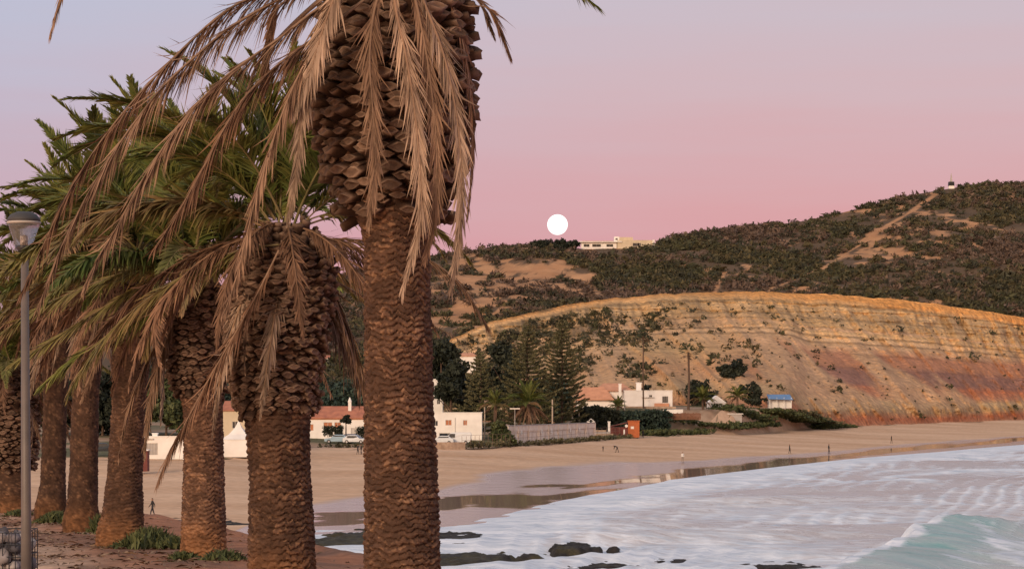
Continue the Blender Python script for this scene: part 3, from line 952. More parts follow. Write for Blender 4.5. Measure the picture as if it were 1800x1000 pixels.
def palm(label, d, prof, nz_, nth, scar=.085, nsc=9, boss=None, root_y=None, flare_col=.7, tint=1.0, seed=0):
    """prof: [(photo row, centre column, half width px)] from the ground up; returns root, crown centre (local)"""
    rg = np.random.default_rng(100 + seed)
    k = d / F
    rows = [(ZC + (HY - y) * k, (c - 900) * k, w * k) for y, c, w in prof]
    x0 = rows[0][1]; zb = gz(x0, d)
    root = thing('palm_tree', label, 'palm tree', (x0, d, zb), group='date palms along the promenade')
    zs = np.array([r[0] for r in rows]) - zb; xs = np.array([r[1] for r in rows]) - x0; rs = np.array([r[2] for r in rows])
    zs[0] = -.15
    h = np.linspace(zs[0], zs[-1], nz_); th = np.linspace(.5 * math.pi, 2.5 * math.pi, nth + 1)
    Hh, Th = np.meshgrid(h, th, indexing='ij')
    r = np.interp(Hh, zs, rs); cx = np.interp(Hh, zs, xs)
    # leaf scars: staggered overlapping scales
    jit = (fbm(Th * 3, Hh * 2.2, 7 + seed) - .5)
    row = Hh / scar + 2.4 * jit + .9 * (fbm(Th * 9, Hh * 6, 8 + seed) - .5)
    lens = None
    best = np.full(r.shape, -1.0); idc = np.zeros(r.shape)
    for o in (0, 1):
        i = np.floor(row + o) 
        cell = nsc * Th / (2 * math.pi) + .5 * (i % 2) + .45 * (_h(i, i * 0 + seed, 3) - .5)
        f = np.abs((cell % 1.0) - .5) * 2          # 0 at the scale's middle, 1 at its side
        low = i + .32 * f ** 2 - o         # lower rim curves up at the sides
        t = row - low + 0.0
        hgt = np.where((t > -.05) & (t < 1.1), (1 - np.exp(-(np.clip(np.minimum(t + .05, 1.1 - t), 0, 1) / .2) ** 2)) * (1 - .3 * np.clip(t, 0, 1)) * (1 - .35 * f ** 4), -1)
        upd = hgt > best
        best = np.where(upd, hgt, best); idc = np.where(upd, i * 31 + np.floor(cell) % nsc, idc)
    best = np.clip(best, 0, 1)
    rough = fbm(Th * r * 22, Hh * 30, 9 + seed, 3) - .5
    fib = fbm(Th * r * 9, Hh * 70, 10 + seed, 3) - .5
    r2 = r + (best - .75) * .055 * (scar / .085) ** .5 + rough * .03 + fib * .02
    rnd = _h(idc, idc * 0 + seed, 5)
    r2 = r2 + (rnd - .5) * .022 * best
    V = np.stack([cx + r2 * np.cos(Th), r2 * np.sin(Th), Hh], -1)
    brown = np.array((.112, .062, .042)); tan = np.array((.30, .17, .10)); grey = np.array((.17, .092, .058))
    fl = sstep(.3, .8, rnd)[..., None] * sstep(.52, .68, fbm(Th * 10, Hh * 28, 11 + seed))[..., None]
    col = brown * (1 - fl) + tan * fl
    kk = fbm(Th * 2, Hh * .9, 13 + seed)[..., None]
    col = col * (1 - .6 * kk) + grey * .6 * kk
    base = (1 - sstep(.25, .95, Hh))[..., None] * flare_col
    col = col * (1 - base) + np.array((.31, .14, .06)) * base * (.7 + .6 * vn(Th * 6, Hh * 12, 15)[..., None])
    col = col * (.7 + .6 * rnd[..., None]) * tint
    nc = nth + 1
    me = np_mesh('trunk', V.reshape(-1, 3), grid_quads(nz_, nc)[:, ::-1], col=col.reshape(-1, 3), smooth=True, mats=[M['trunk']])
    link('trunk', me, root)
    if boss:
        zlo, zhi = ZC + (HY - boss[0]) * k - zb, ZC + (HY - boss[1]) * k - zb
        ssc, el0, el1 = boss[2], boss[3], boss[4]
        items = []
        z = zlo; ri = 0
        while z < zhi:
            rad = np.interp(z, zs, rs); n = max(7, int(2 * math.pi * rad / (.205 * ssc)))
            for j in range(n):
                if rg.random() < .1:
                    continue
                az = (j + .5 * (ri % 2) + rg.uniform(-.28, .28)) * 2 * math.pi / n
                f = (z - zlo) / (zhi - zlo)
                el = math.radians(el0 + (el1 - el0) * f + rg.normal(0, 14))
                zz = z + rg.uniform(-.03, .03)
                items.append((az + rg.normal(0, .06), el, (np.interp(zz, zs, xs) + rad * .98 * math.cos(az), rad * .98 * math.sin(az), zz), ssc * rg.uniform(.6, 1.3)))
            z += .098 * ssc; ri += 1
        items.sort(key=lambda it: math.sin(it[0]))       # the side towards the viewer first
        from mathutils import Matrix
        for it in items[:300]:
            A, p = stub_matrix(*it)
            o = bpy.data.objects.new('leaf_base', STUB_ME[rg.integers(6)]); COL.objects.link(o); o.parent = root
            Mx = np.eye(4); Mx[:3, :3] = A; Mx[:3, 3] = p
            o.matrix_local = Matrix(Mx.tolist())
        rest = items[300:]
        if rest:
            s = STUB[0]; VV, QQ, TT, CC = [], [], [], []
            for i, it in enumerate(rest):
                A, p = stub_matrix(*it)
                VV.append(s[0] @ A.T + p); QQ.append(s[1] + i * 31); TT.append(s[2] + i * 31); CC.append(s[3])
            me = np_mesh('leaf_base', np.concatenate(VV), np.concatenate(QQ), np.concatenate(TT), col=np.concatenate(CC), mats=[M['stub']])
            link('leaf_base', me, root, kind='stuff')
    top = np.array((xs[-1], 0, zs[-1]))
    return root, top


def crown(root, top, seed, counts, sc=1.0, zj=.25, lead=(), roll=.25):
    rg = np.random.default_rng(300 + seed)
    for kind, n, zo in counts:
        ph = rg.uniform(0, 6.28)
        for j in range(n):
            az = ph + j * 2.39996 + rg.normal(0, .15)
            o = place_frond(root, kind, int(rg.integers(3)), az, 0, .1, sc * rg.uniform(.85, 1.1), rg.normal(0, roll))
            o.location = (top[0] + .16 * math.cos(az), .16 * math.sin(az), top[2] + zo + rg.uniform(-zj, zj))
    for kind, i, azd, zo, s in lead:          # fronds set by hand: azimuth in degrees, 180 = left, -90 = to the viewer
        az = math.radians(azd)
        o = place_frond(root, kind, i, az, 0, .1, s, rg.normal(0, .15))
        o.location = (top[0] + .16 * math.cos(az), .16 * math.sin(az), top[2] + zo)


# the big palm in front
D1 = 22.0
p1, t1 = palm('largest date palm with dead fronds hanging over its thick scaly neck', D1,
              [(1122, 706, 76), (1060, 706, 68), (1000, 706, 66), (900, 706, 65), (800, 704, 63), (700, 702, 60), (600, 700, 59), (450, 698, 57), (420, 698, 58), (395, 697, 64), (360, 694, 78), (300, 690, 97),
               (250, 688, 108), (200, 690, 117), (120, 693, 115), (50, 697, 110), (-40, 700, 100), (-110, 700, 80), (-140, 700, 40)],
              1100, 250, .066, 7, boss=(376, -110, .80, -18, 26), seed=1, tint=.70)
x1 = np.array((p1.location.x, p1.location.y, p1.location.z))


def hang1(pts, dd, ref, c=DEAD, *a_, **k_):
    hang_on(p1, D1, pts, dd, ref, c, *a_, **k_)


def hang_on(root, D0, pts, dd, ref, c=DEAD, L=.42, n=105, ang=(25, 9), droop=.25, wid=.016, vee=0, sd=0, rw=.022, green=False, bb=.06, dd2=None, ragged=.35):
    ds = np.linspace(dd, dd2 if dd2 is not None else dd, len(pts))
    o0 = np.array(root.location)
    sp = spline([P(a, b, D0 + e) - o0 for (a, b), e in zip(pts, ds)], 40)
    me = frond_mesh('frond', sp, ref, L, n, ang, vee, droop, wid, not green, bb, np.random.default_rng(900 + sd), rw, c, (.22, .145, .10) if not green else (.2, .16, .08), ragged, .32)
    link('frond', me, root)


OUTL = (-.35, -.35, 1)
hang1([(640, -95), (560, -55), (470, -15), (400, 18), (330, 78), (250, 160), (180, 245), (120, 340), (72, 440), (38, 515)], -.4, OUTL, DEADD, .50, 266, sd=1, dd2=-1.0, rw=.03, ang=(30, 11), droop=.42)
hang1([(650, -70), (570, -35), (490, 0), (410, 45), (345, 98), (285, 155), (215, 245), (155, 340), (105, 440), (68, 540)], -.7, OUTL, DEAD, .50, 285, sd=2, dd2=-1.3, rw=.03, ang=(30, 11), droop=.5)
hang1([(640, -30), (560, 15), (485, 72), (405, 128), (340, 190), (290, 255), (245, 325), (205, 400), (172, 455), (148, 505)], -.9, OUTL, DEAD, .50, 266, sd=3, dd2=-1.5, rw=.028, ang=(30, 11), droop=.42)
hang1([(640, 0), (570, 55), (500, 105), (435, 165), (392, 230), (352, 305), (315, 370), (275, 432)], -1.0, OUTL, DEADD, .50, 247, sd=4, dd2=-1.4, rw=.026, ang=(30, 11), droop=.42)
hang1([(630, -40), (590, 10), (550, 85), (512, 160), (482, 240), (455, 325), (432, 420), (415, 490), (392, 555)], -1.0, (-.6, -.6, .4), DEAD, .38, 285, sd=5, dd2=-1.6, droop=.5)
hang1([(610, -30), (575, 40), (545, 120), (530, 210), (520, 300), (508, 385)], -1.2, (-.4, -1, .2), PALE, .3, 152, sd=6, wid=.02)
hang1([(620, -60), (590, -10), (565, 60), (548, 120), (530, 160), (515, 200)], -1.25, (-.5, -1, .2), PALE, .34, 150, ang=(34, 16), sd=16, wid=.022)
hang1([(680, -50), (658, 20), (650, 100), (655, 190), (660, 280), (655, 330), (648, 392)], -1.05, (0, -1, .15), DEAD, .36, 155, ang=(25, 8), sd=7)
hang1([(690, -60), (695, 10), (712, 90), (727, 180), (737, 280), (741, 370), (727, 440), (708, 505)], -1.1, (0, -1, .15), PALE, .37, 193, ang=(26, 9), sd=8, dd2=-.9)
hang1([(715, -60), (735, 20), (752, 110), (765, 220), (768, 320), (760, 395), (748, 452)], -1.0, (.2, -1, .15), DEAD, .35, 180, ang=(25, 8), sd=9, dd2=-.75)
hang1([(720, -60), (748, 10), (778, 90), (798, 175), (810, 270), (810, 370), (803, 440), (792, 508)], -.95, (.4, -1, .15), PALE, .35, 193, ang=(26, 9), sd=10, dd2=-.8)
hang1([(760, -60), (795, 10), (818, 100), (829, 200), (829, 300), (821, 382)], -.4, (1, -.4, .15), DEADD, .30, 142, ang=(24, 8), sd=11)
hang1([(760, -20), (815, 10), (855, 14), (878, 50), (897, 98)], -.3, (.4, -.2, 1), DEADD, .26, 95, ang=(34, 14), sd=13, rw=.018, bb=.5)
hang1([(760, -60), (800, -20), (840, 0), (860, 40), (868, 62)], -.2, (.6, -.4, 1), ((.08, .05, .035), (.13, .08, .055)), .22, 85, ang=(24, 10), sd=14, bb=.5)
hang1([(650, -90), (540, -40), (492, 0), (474, 60), (466, 120), (462, 172)], -.3, (-.5, -1, .3), DEADD, .2, 152, ang=(20, 8), sd=15, wid=.04, bb=.55)
hang1([(640, -60), (540, 20), (470, 90), (445, 130), (428, 182)], -.5, (-.5, -1, .3), ((.10, .06, .045), (.14, .09, .07)), .06, 76, ang=(14, 8), sd=17, wid=.03, bb=.5, rw=.045)
hang1([(620, -190), (420, -250), (250, -180), (140, -75), (108, -5), (90, 56)], -.6, OUTL, DEAD, .42, 247, sd=18, rw=.03, dd2=-.8)
hang1([(760, -160), (880, -170), (970, -90), (1010, -25), (1050, 12)], .2, (.3, 0, 1), GREEN, .4, 190, ang=(45, 25), droop=.1, sd=19, green=True)
crown(p1, t1 + np.array((0, 0, .25)), 1, [('up', 12, .1), ('mid', 16, 0)], 1.15, .1)

p2, t2 = palm('second palm, in front of the red-roofed house, with a shaggy bulging neck', 27.0,
              [(1067, 496, 66), (1030, 496, 60), (950, 495, 58), (850, 493, 54), (800, 490, 54), (740, 488, 57), (700, 486, 62), (650, 482, 68), (600, 486, 76), (550, 492, 80), (500, 500, 80), (460, 505, 72), (430, 505, 52), (400, 505, 30)],
              560, 180, .078, 8, boss=(715, 402, .54, -40, 62), seed=2, tint=.64)
crown(p2, t2, 2, [('up', 12, .1), ('mid', 12, 0.05), ('dead', 6, .0), ('hang', 5, -.25)], .72, .12, lead=[
    ('dead', 0, 178, -.1, .95), ('low', 1, 196, -.05, 1.0), ('mid', 1, 185, .1, .9), ('mid', 0, 205, .1, .9), ('low', 1, 188, .0, 1.02), ('low', 2, 205, .0, 1.0), ('mid', 2, 172, .1, .95), ('low', 0, 160, .0, 1.0),
    ('dead', 0, -14, -.1, .72), ('hang', 0, 20, -.25, .9), ('low', 1, 25, .0, .75), ('dead', 2, 215, -.1, .9), ('hang', 1, 225, -.2, .9), ('low', 2, -5, .05, .6), ('up', 2, 175, .1, .8), ('up', 1, 140, .1, .75)])
hang_on(p2, 27.0, [(515, 430), (590, 420), (680, 430), (760, 460), (810, 500), (857, 572)], .5, (.2, 0, 1), DEAD, .46, 170, sd=31, droop=.4)
hang_on(p2, 27.0, [(510, 440), (600, 500), (690, 545), (770, 578), (800, 592), (822, 620)], .9, (.2, 0, 1), PALE, .1, 60, sd=32, droop=.4)
hang_on(p2, 27.0, [(520, 450), (570, 520), (600, 590), (630, 650), (650, 705)], .6, (.6, -.4, 1), DEAD, .6, 190, sd=33, droop=.4, ang=(38, 16))
hang_on(p2, 27.0, [(490, 440), (450, 520), (405, 600), (365, 670), (330, 735), (298, 795), (279, 842)], -.9, (-.6, -.5, .5), DEADD, .5, 190, sd=34, droop=.35, dd2=-1.3)
hang_on(p2, 27.0, [(490, 430), (420, 440), (330, 480), (240, 540), (170, 610), (120, 690)], -.6, OUTL, (GREEN[1], YELLOW[1]), .55, 190, sd=35, droop=.3, ang=(44, 18), green=True)
p3, t3 = palm('third palm, bright scarred trunk rising beside the low white building', 40.0,
              [(988, 358, 44), (960, 358, 40), (900, 358, 38), (800, 358, 35), (720, 357, 34), (690, 352, 37), (650, 345, 42), (580, 340, 47), (520, 340, 42), (470, 340, 25)],
              420, 120, .085, 9, boss=(690, 500, .62, -40, 36), seed=3, tint=.9)
crown(p3, t3, 3, [('up', 14, .1), ('mid', 18, 0), ('low', 18, -.15), ('dead', 5, -.3), ('hang', 3, -.5)], 1.1, .15, lead=[('up', 0, 100, .1, 1.05), ('up', 1, 60, .1, 1.05), ('hang', 0, 200, -.8, 1.1), ('dead', 1, 215, -.4, 1.0), ('hang', 2, -10, -.7, .7)])
for n_, (pp, cc) in enumerate((([(340, 470), (270, 490), (190, 535), (110, 585), (20, 640)], (GREEN[1], YELLOW[0])), ([(340, 490), (285, 530), (215, 580), (140, 620), (70, 680)], (GREEN[0], GREEN[1])),
                               ([(340, 480), (300, 520), (270, 560), (255, 620)], (GREEN[1], YELLOW[1])), ([(340, 470), (250, 470), (160, 500), (70, 540), (-20, 600)], (GREEN[1], YELLOW[0])))):
    hang_on(p3, 40.0, pp, -1.2, OUTL, cc, .62, 170, ang=(48, 20), droop=.22, wid=.03, sd=50 + n_, green=True, ragged=.2)
p4, t4 = palm('fourth palm, trunk flaring into an orange foot among green weeds', 48.0,
              [(962, 210, 42), (935, 211, 42), (900, 216, 36), (840, 219, 31), (700, 227, 29), (640, 230, 33), (540, 233, 36), (450, 235, 22)], 340, 90, .085, 9, boss=(600, 490, .8, -10, 36), seed=4, tint=.62)
crown(p4, t4, 4, [('up', 14, .1), ('mid', 20, 0), ('low', 20, -.15), ('dead', 7, -.3), ('hang', 4, -.3)], 1.12, .15, lead=[('up', 0, 120, .1, 1.1), ('hang', 0, 215, -.5, .9), ('hang', 2, 190, -.6, .9), ('hang', 1, -30, -.6, 1.2)])
p5, t5 = palm('fifth palm, dark trunk between the orange-footed palm and the slim farther one', 58.0,
              [(942, 143, 33), (915, 143, 33), (885, 145, 27), (830, 147, 25), (700, 150, 23), (600, 153, 29), (480, 155, 20)], 180, 60, .085, 9, seed=5, tint=.5)
crown(p5, t5, 5, [('up', 12, .1), ('mid', 20, 0), ('low', 18, -.1), ('dead', 6, -.2), ('hang', 4, -.3)], 1.08, .2, lead=[('hang', 1, 200, -.8, .8)])
p6, t6 = palm('sixth palm, slim dark trunk just right of the grey lamp post', 68.0,
              [(917, 88, 29), (890, 89, 28), (850, 93, 22), (700, 97, 20), (600, 100, 28), (520, 100, 20)], 150, 48, .09, 9, seed=6, tint=.45)
crown(p6, t6, 6, [('up', 10, .1), ('mid', 18, 0), ('low', 18, -.1), ('dead', 6, -.2), ('hang', 4, -.3)], 1.08, .2, lead=[('hang', 1, 210, -.8, .8)])
p7, t7 = palm('farthest palm, short, with a knobbly neck behind the grey lamp post', 76.0,
              [(907, 22, 32), (880, 22, 29), (830, 22, 29), (800, 22, 34), (740, 22, 38), (680, 22, 34), (640, 22, 20)], 140, 48, .09, 9, boss=(825, 660, .95, 0, 36), seed=7, tint=.55)
crown(p7, t7, 7, [('up', 10, .1), ('mid', 16, 0), ('low', 12, -.1), ('dead', 14, -.3), ('hang', 6, -.4)], 1.05, .2)


# ------------------------------------------------------------------ far things: placement from the ground they stand on
def dist_at(u, y):
    ds = np.linspace(I(u, YS) * .9, 680, 3000)
    py = HY + (ZC - tz(u, ds)) * F / ds
    return float(ds[np.argmin(np.abs(py - y))])


def on(u, y):
    return G(u, dist_at(u, y))


def leaf_cloud(C, size, colors, k, spread, rng):
    """k leaf-clump faces round every centre C, radius spread (per centre)"""
    n = len(C)
    dirs = unit(rng.normal(0, 1, (n, k, 3))); rad = rng.random((n, k, 1)) ** .45
    p = C[:, None] + dirs * rad * spread[:, None, None] * np.array((1, 1, .8))
    a = unit(rng.normal(0, 1, (n, k, 3))); b = unit(np.cross(a, rng.normal(0, 1, (n, k, 3))))
    s = size * (.6 + .8 * rng.random((n, k, 1)))
    V = np.stack([p + a * s, p - a * s * .5 + b * s * .8, p - a * s * .5 - b * s * .8], 2).reshape(-1, 3)
    T_ = np.arange(len(V)).reshape(-1, 3)
    col = np.repeat(np.repeat(colors, k, 0) * (.7 + .6 * rng.random((n * k, 1))), 3, 0)
    return V, T_, col


LEAFC = {'dark': ((.018, .024, .018), (.040, .046, .030)), 'green': ((.045, .062, .026), (.105, .115, .048)), 'olive': ((.075, .072, .040), (.15, .13, .07)),
         'pine': ((.05, .055, .028), (.16, .14, .07)), 'bluegreen': ((.026, .045, .035), (.05, .072, .052))}


def tree(name, label, base, h, rx, kind, trunk_h=.25, seed=0, n=60, k=34, leaf=.34, cone=0.0, group=None, cat='tree', lobes=7):
    rg = np.random.default_rng(2000 + seed)
    root = thing(name, label, cat, base, group=group)
    mb = MB(); th = h * trunk_h
    mb.tube([(0, 0, -.3), (.05 * h * .1, 0, th), (0, 0, h * .8)], [.035 * h * .6 + .05, .025 * h * .6 + .04, .03], 7)
    for j in range(5):
        a = rg.uniform(0, 6.28); z0 = th + rg.random() * h * .3
        mb.tube([(0, 0, z0), (rx * .6 * math.cos(a), rx * .6 * math.sin(a), z0 + h * .22)], [.012 * h, .02], 5)
    mb.build('trunk', M['bark'], root)
    # lobes give an uneven outline
    c = []
    for j in range(lobes):
        a = j * 2.4 + rg.uniform(-.4, .4); f = rg.random()
        zz = th + (h - th) * (.15 + .75 * f); rr = rx * (.55 * (1 - cone * f)) * rg.uniform(.5, 1.1)
        lr = rx * rg.uniform(.38, .6) * (1 - .6 * cone * f)
        m_ = max(4, n // lobes)
        q = unit(rg.normal(0, 1, (m_, 3))) * rg.random((m_, 1)) ** .4 * lr * np.array((1, 1, .85))
        c.append(q + np.array((rr * math.cos(a), rr * math.sin(a), min(zz, h - lr * .7))))
    C = np.concatenate(c)
    lo, hi = np.array(LEAFC[kind][0]), np.array(LEAFC[kind][1])
    f = rg.random((len(C), 1)) ** 1.3
    V, T_, col = leaf_cloud(C, leaf, lo * (1 - f) + hi * f, k, np.full(len(C), rx * .22), rg)
    link('crown', np_mesh('crown', V, None, T_, col=col, mats=[M['leaf']]), root)
    return root


def hedge(label, p0, p1_, w, h, kind='dark', seed=0, leaf=.22, k=14, cat='hedge', name='hedge', rag=.25, step=.5):
    """clipped or wild row of shrubs from p0 to p1 (ground points)"""
    rg = np.random.default_rng(4000 + seed)
    p0, p1_ = np.array(p0, float), np.array(p1_, float)
    mid = (p0 + p1_) / 2
    L = np.linalg.norm(p1_ - p0); n = int(L / step * max(1, w / .9) * max(1, h / .9))
    t = rg.random(n); hh = h * (1 - rag * vn(t * L / 3, t * 0, seed)) 
    C = p0 + (p1_ - p0) * t[:, None] - mid
    nrm = np.array((-(p1_ - p0)[1], (p1_ - p0)[0], 0)) / L
    C = C + nrm * (rg.uniform(-.5, .5, n) * w)[:, None]
    C[:, 2] += rg.random(n) ** .7 * hh
    lo, hi = np.array(LEAFC[kind][0]), np.array(LEAFC[kind][1]); f = rg.random((n, 1))
    V, T_, col = leaf_cloud(C, leaf, lo * (1 - f) + hi * f, k, np.full(n, .5), rg)
    V[:, 2] = np.maximum(V[:, 2], -.6)
    return link(name, np_mesh(name, V, None, T_, col=col, mats=[M['leaf']]), None, mid, label=label, category=cat)


def norfolk(label, base, h, rx, seed):
    """tiers of near-level branches with upturned brushes of foliage"""
    rg = np.random.default_rng(5000 + seed)
    root = thing('norfolk_pine', label, 'pine tree', base, group='tiered pines behind the beach wall')
    mb = MB(); mb.tube([(0, 0, -.4), (0, 0, h * .5), (0, 0, h * .98)], [.30, .2, .03], 8)
    mb.build('trunk', M['bark'], root)
    Vs, Ts, Cs, nv = [], [], [], 0
    z = h * .08
    while z < h * .985:
        f = z / h
        r = rx * (1 - f) ** .72 * (.45 + .55 * min(1, f / .18)) * rg.uniform(.82, 1.1) + .25
        nb = 5 if f > .7 else 7
        ph = rg.uniform(0, 6.28)
        for j in range(nb):
            a = ph + j * 6.283 / nb + rg.normal(0, .12); rr = r * rg.uniform(.72, 1.1)
            m_ = max(5, int(rr * 6))
            s = np.linspace(.12, 1, m_)
            c = np.stack([np.cos(a) * rr * s, np.sin(a) * rr * s, z + rr * (-.10 * s + .30 * s ** 2.5) + 0 * s], -1)
            lo, hi = np.array(LEAFC['pine'][0]), np.array(LEAFC['pine'][1]) * 1.15; ff = rg.random((m_, 1)) * .5 + .5 * s[:, None] * rg.random((m_, 1))
            V, T_, col = leaf_cloud(c, .17, lo * (1 - ff) + hi * ff, 10, .16 + .16 * (1 - np.abs(s - .6)), rg)
            V = V * np.array((1, 1, 1.0))
            Vs.append(V); Ts.append(T_ + nv); Cs.append(col); nv += len(V)
        z += 1.12 * (1 - .45 * f)
    link('crown', np_mesh('crown', np.concatenate(Vs), None, np.concatenate(Ts), col=np.concatenate(Cs), mats=[M['leaf']]), root)


def far_palm(label, base, h, sc, seed, skirt=False, fan=False, tr=.22, group='palms behind the beach'):
    rg = np.random.default_rng(6000 + seed)
    root = thing('palm_tree', label, 'palm tree', base, group=group)
    mb = MB(); mb.tube([(0, 0, -.3), (rg.normal(0, .1), 0, h * .5), (0, 0, h)], [tr * 1.25, tr, tr * .95], 8); mb.build('trunk', M['bark'], root)
    if fan:
        Vs, Ts, Cs, nv = [], [], [], 0
        for j in range(46):
            a, e = rg.uniform(0, 6.28), rg.uniform(-1.0, 1.4)
            dr = np.array((math.cos(a) * math.cos(e), math.sin(a) * math.cos(e), math.sin(e)))
            c = dr * rg.uniform(.5, 1.15) * sc; dead = e < -.45
            side = unit(np.cross(dr, (0, 0, 1))); up = np.cross(side, dr)
            for q in np.linspace(-1.1, 1.1, 11):
                t = dr * math.cos(q) + side * math.sin(q) + np.array((0, 0, -.25 * abs(q)))
                w = up * .03 + side * .03 * math.cos(q) - dr * .03 * math.sin(q)
                Vs += [c - w * 1.3, c + w * 1.3, c + t * .62 * sc]
                Cs += [np.array((.16, .10, .06) if dead else (.05, .065, .03)) * rg.uniform(.7, 1.3)] * 3
        V = np.array(Vs) + np.array((0, 0, h)); link('crown', np_mesh('crown', V, None, np.arange(len(V)).reshape(-1, 3), col=np.array(Cs), mats=[M['leaf']]), root)
    else:
        cnt = [('up', 8, 0), ('mid', 14, 0), ('low', 9, -.1)] + ([('dead', 16, -.3), ('hang', 14, -.5)] if skirt else [('dead', 4, -.1)])
        crown(root, np.array((0, 0, h)), 600 + seed, cnt, sc, .1)


def pole(label, u, y0, y1, r=.09, m='palewood', head=None, name='utility_pole', cat='pole', d=None):
    b = on(u, y0) if d is None else G(u, d)
    h = (y0 - y1) / F * b[1]
    root = thing(name, label, cat, b)
    mb = MB(); mb.tube([(0, 0, -.4), (0, 0, h)], [r, r * .8], 8); mb.build('post', M[m], root)
    if head == 'T':
        mb = MB(); mb.box(-.9, .9, -.12, .12, h - .1, h + .1); mb.build('lamp_head', M['bulb'], root)
    if head == 'globes':
        for k in range(3):
            a = k * 2.094 + .5
            mb = MB(); mb.lathe([(.30 * math.sin(t) + .01, .30 * (1 - math.cos(t))) for t in np.linspace(0, math.pi, 9)], 12, 0, (.42 * math.cos(a), .42 * math.sin(a), h + .05 + (.35 if k == 0 else 0)))
            mb.build('globe', M['bulb'], root, smooth=True)
        mb = MB()
        for k in range(3):
            a = k * 2.094 + .5; mb.tube([(0, 0, h - .1), (.42 * math.cos(a), .42 * math.sin(a), h + .1)], .035, 5)
        mb.build('bracket', M[m], root)
    return root


# ------------------------------------------------------------------ buildings
def window(root, x, y, z, w, h, pane='glass', frame='frame', bars=1, ny=-1):
    """recessed window filling an opening whose outer face is at y"""
    mb = MB(); t = .07; yy = y + .06
    mb.box(x, x + w, yy, yy + .06, z, z + t); mb.box(x, x + w, yy, yy + .06, z + h - t, z + h)
    mb.box(x, x + t, yy, yy + .06, z + t, z + h - t); mb.box(x + w - t, x + w, yy, yy + .06, z + t, z + h - t)
    for b in range(bars):
        c = x + w * (b + 1) / (bars + 1); mb.box(c - .03, c + .03, yy + .003, yy + .055, z + t, z + h - t)
    f = mb.build('window', M[frame], root)
    p = MB(); p.box(x + .02, x + w - .02, yy + .065, yy + .10, z + .02, z + h - .02); p.build('pane', M[pane], f)


def block(root, x0, x1, y0, y1, z0, z1, holes, m='white', name='wall', pane='glass', parapet=True, bars=1):
    """walls with real openings in the front; floor slab roof"""
    mb = MB(); w = x1 - x0
    hl = [(a, a + ww, b, b + hh) for a, b, ww, hh in holes]
    mb.facade((x0, y0, z0), (1, 0, 0), w, z1 - z0, hl, (0, 1, 0), .2)
    mb.add([(x0, y0, z0), (x0, y1, z0), (x0, y1, z1), (x0, y0, z1)], [(0, 1, 2, 3)]); mb.add([(x1, y0, z0), (x1, y1, z0), (x1, y1, z1), (x1, y0, z1)], [(3, 2, 1, 0)])
    mb.add([(x0, y1, z0), (x1, y1, z0), (x1, y1, z1), (x0, y1, z1)], [(3, 2, 1, 0)])
    mb.add([(x0, y0 + .22, z0 + .02), (x1, y0 + .22, z0 + .02), (x1, y0 + .22, z1 - .3), (x0, y0 + .22, z1 - .3)], [(0, 1, 2, 3)])
    mb.add([(x0, y0, z1 - .05), (x1, y0, z1 - .05), (x1, y1, z1 - .05), (x0, y1, z1 - .05)], [(0, 1, 2, 3)])
    mb.build(name, M[m], root)
    if parapet:
        q = MB(); q.box(x0 - .08, x1 + .08, y0 - .08, y0 + .2, z1 - .01, z1 + .16); q.box(x0 - .08, x0 + .2, y0 + .2, y1, z1 - .01, z1 + .16); q.box(x1 - .2, x1 + .08, y0 + .2, y1, z1 - .01, z1 + .16)
        q.build('parapet', M[m], root)
    for a, b, ww, hh in holes:
        pn = pane if isinstance(pane, str) else pane(a)
        window(root, x0 + a, y0, z0 + b, ww, hh, pn, bars=bars)


def gable(root, x0, x1, y0, y1, z, hr, m='tile', ov=.3, axis='x', hip=0.0):
    mb = MB(); x0 -= ov; x1 += ov; y0 -= ov; y1 += ov; t = .14
    if axis == 'x':
        ym = (y0 + y1) / 2; a, b = (x0 + hip, ym, z + hr), (x1 - hip, ym, z + hr)
        c = [(x0, y0, z), (x1, y0, z), (x1, y1, z), (x0, y1, z)]
        vs = c + [a, b] + [(p[0], p[1], p[2] - t) for p in c]
        fs = [(0, 1, 5, 4), (2, 3, 4, 5), (1, 2, 5), (3, 0, 4)]
    else:
        xm = (x0 + x1) / 2; a, b = (xm, y0 + hip, z + hr), (xm, y1 - hip, z + hr)
        c = [(x0, y0, z), (x1, y0, z), (x1, y1, z), (x0, y1, z)]
        vs = c + [a, b] + [(p[0], p[1], p[2] - t) for p in c]
        fs = [(0, 1, 4), (1, 2, 5, 4), (2, 3, 5), (3, 0, 4, 5)]
    fs += [(6, 7, 1, 0), (7, 8, 2, 1), (8, 9, 3, 2), (9, 6, 0, 3), (9, 8, 7, 6)]
    mb.add(vs, fs)
    return mb.build('roof', M[m], root)


def chimney(root, x, y, z0, z1, w=.35, m='white', cone=False):
    mb = MB(); mb.box(x - w, x + w, y - w, y + w, z0, z1)
    if cone:
        mb.lathe([(w * 1.3, 0), (w * 1.3, .15), (.05, .9)], 8, 0, (x, y, z1))
    else:
        mb.box(x - w * 1.25, x + w * 1.25, y - w * 1.25, y + w * 1.25, z1 + .002, z1 + .14)
    mb.build('chimney', M[m], root)


def house_at(name, label, u0, u1, ybase, cat='house', d=None):
    d = dist_at((u0 + u1) / 2, ybase) if d is None else d
    um = (u0 + u1) / 2
    b = np.array([X(um, d), d, ZC + (HY - ybase) / F * d])
    root = thing(name, label, cat, b)
    return root, (u1 - u0) / F * d, d / F


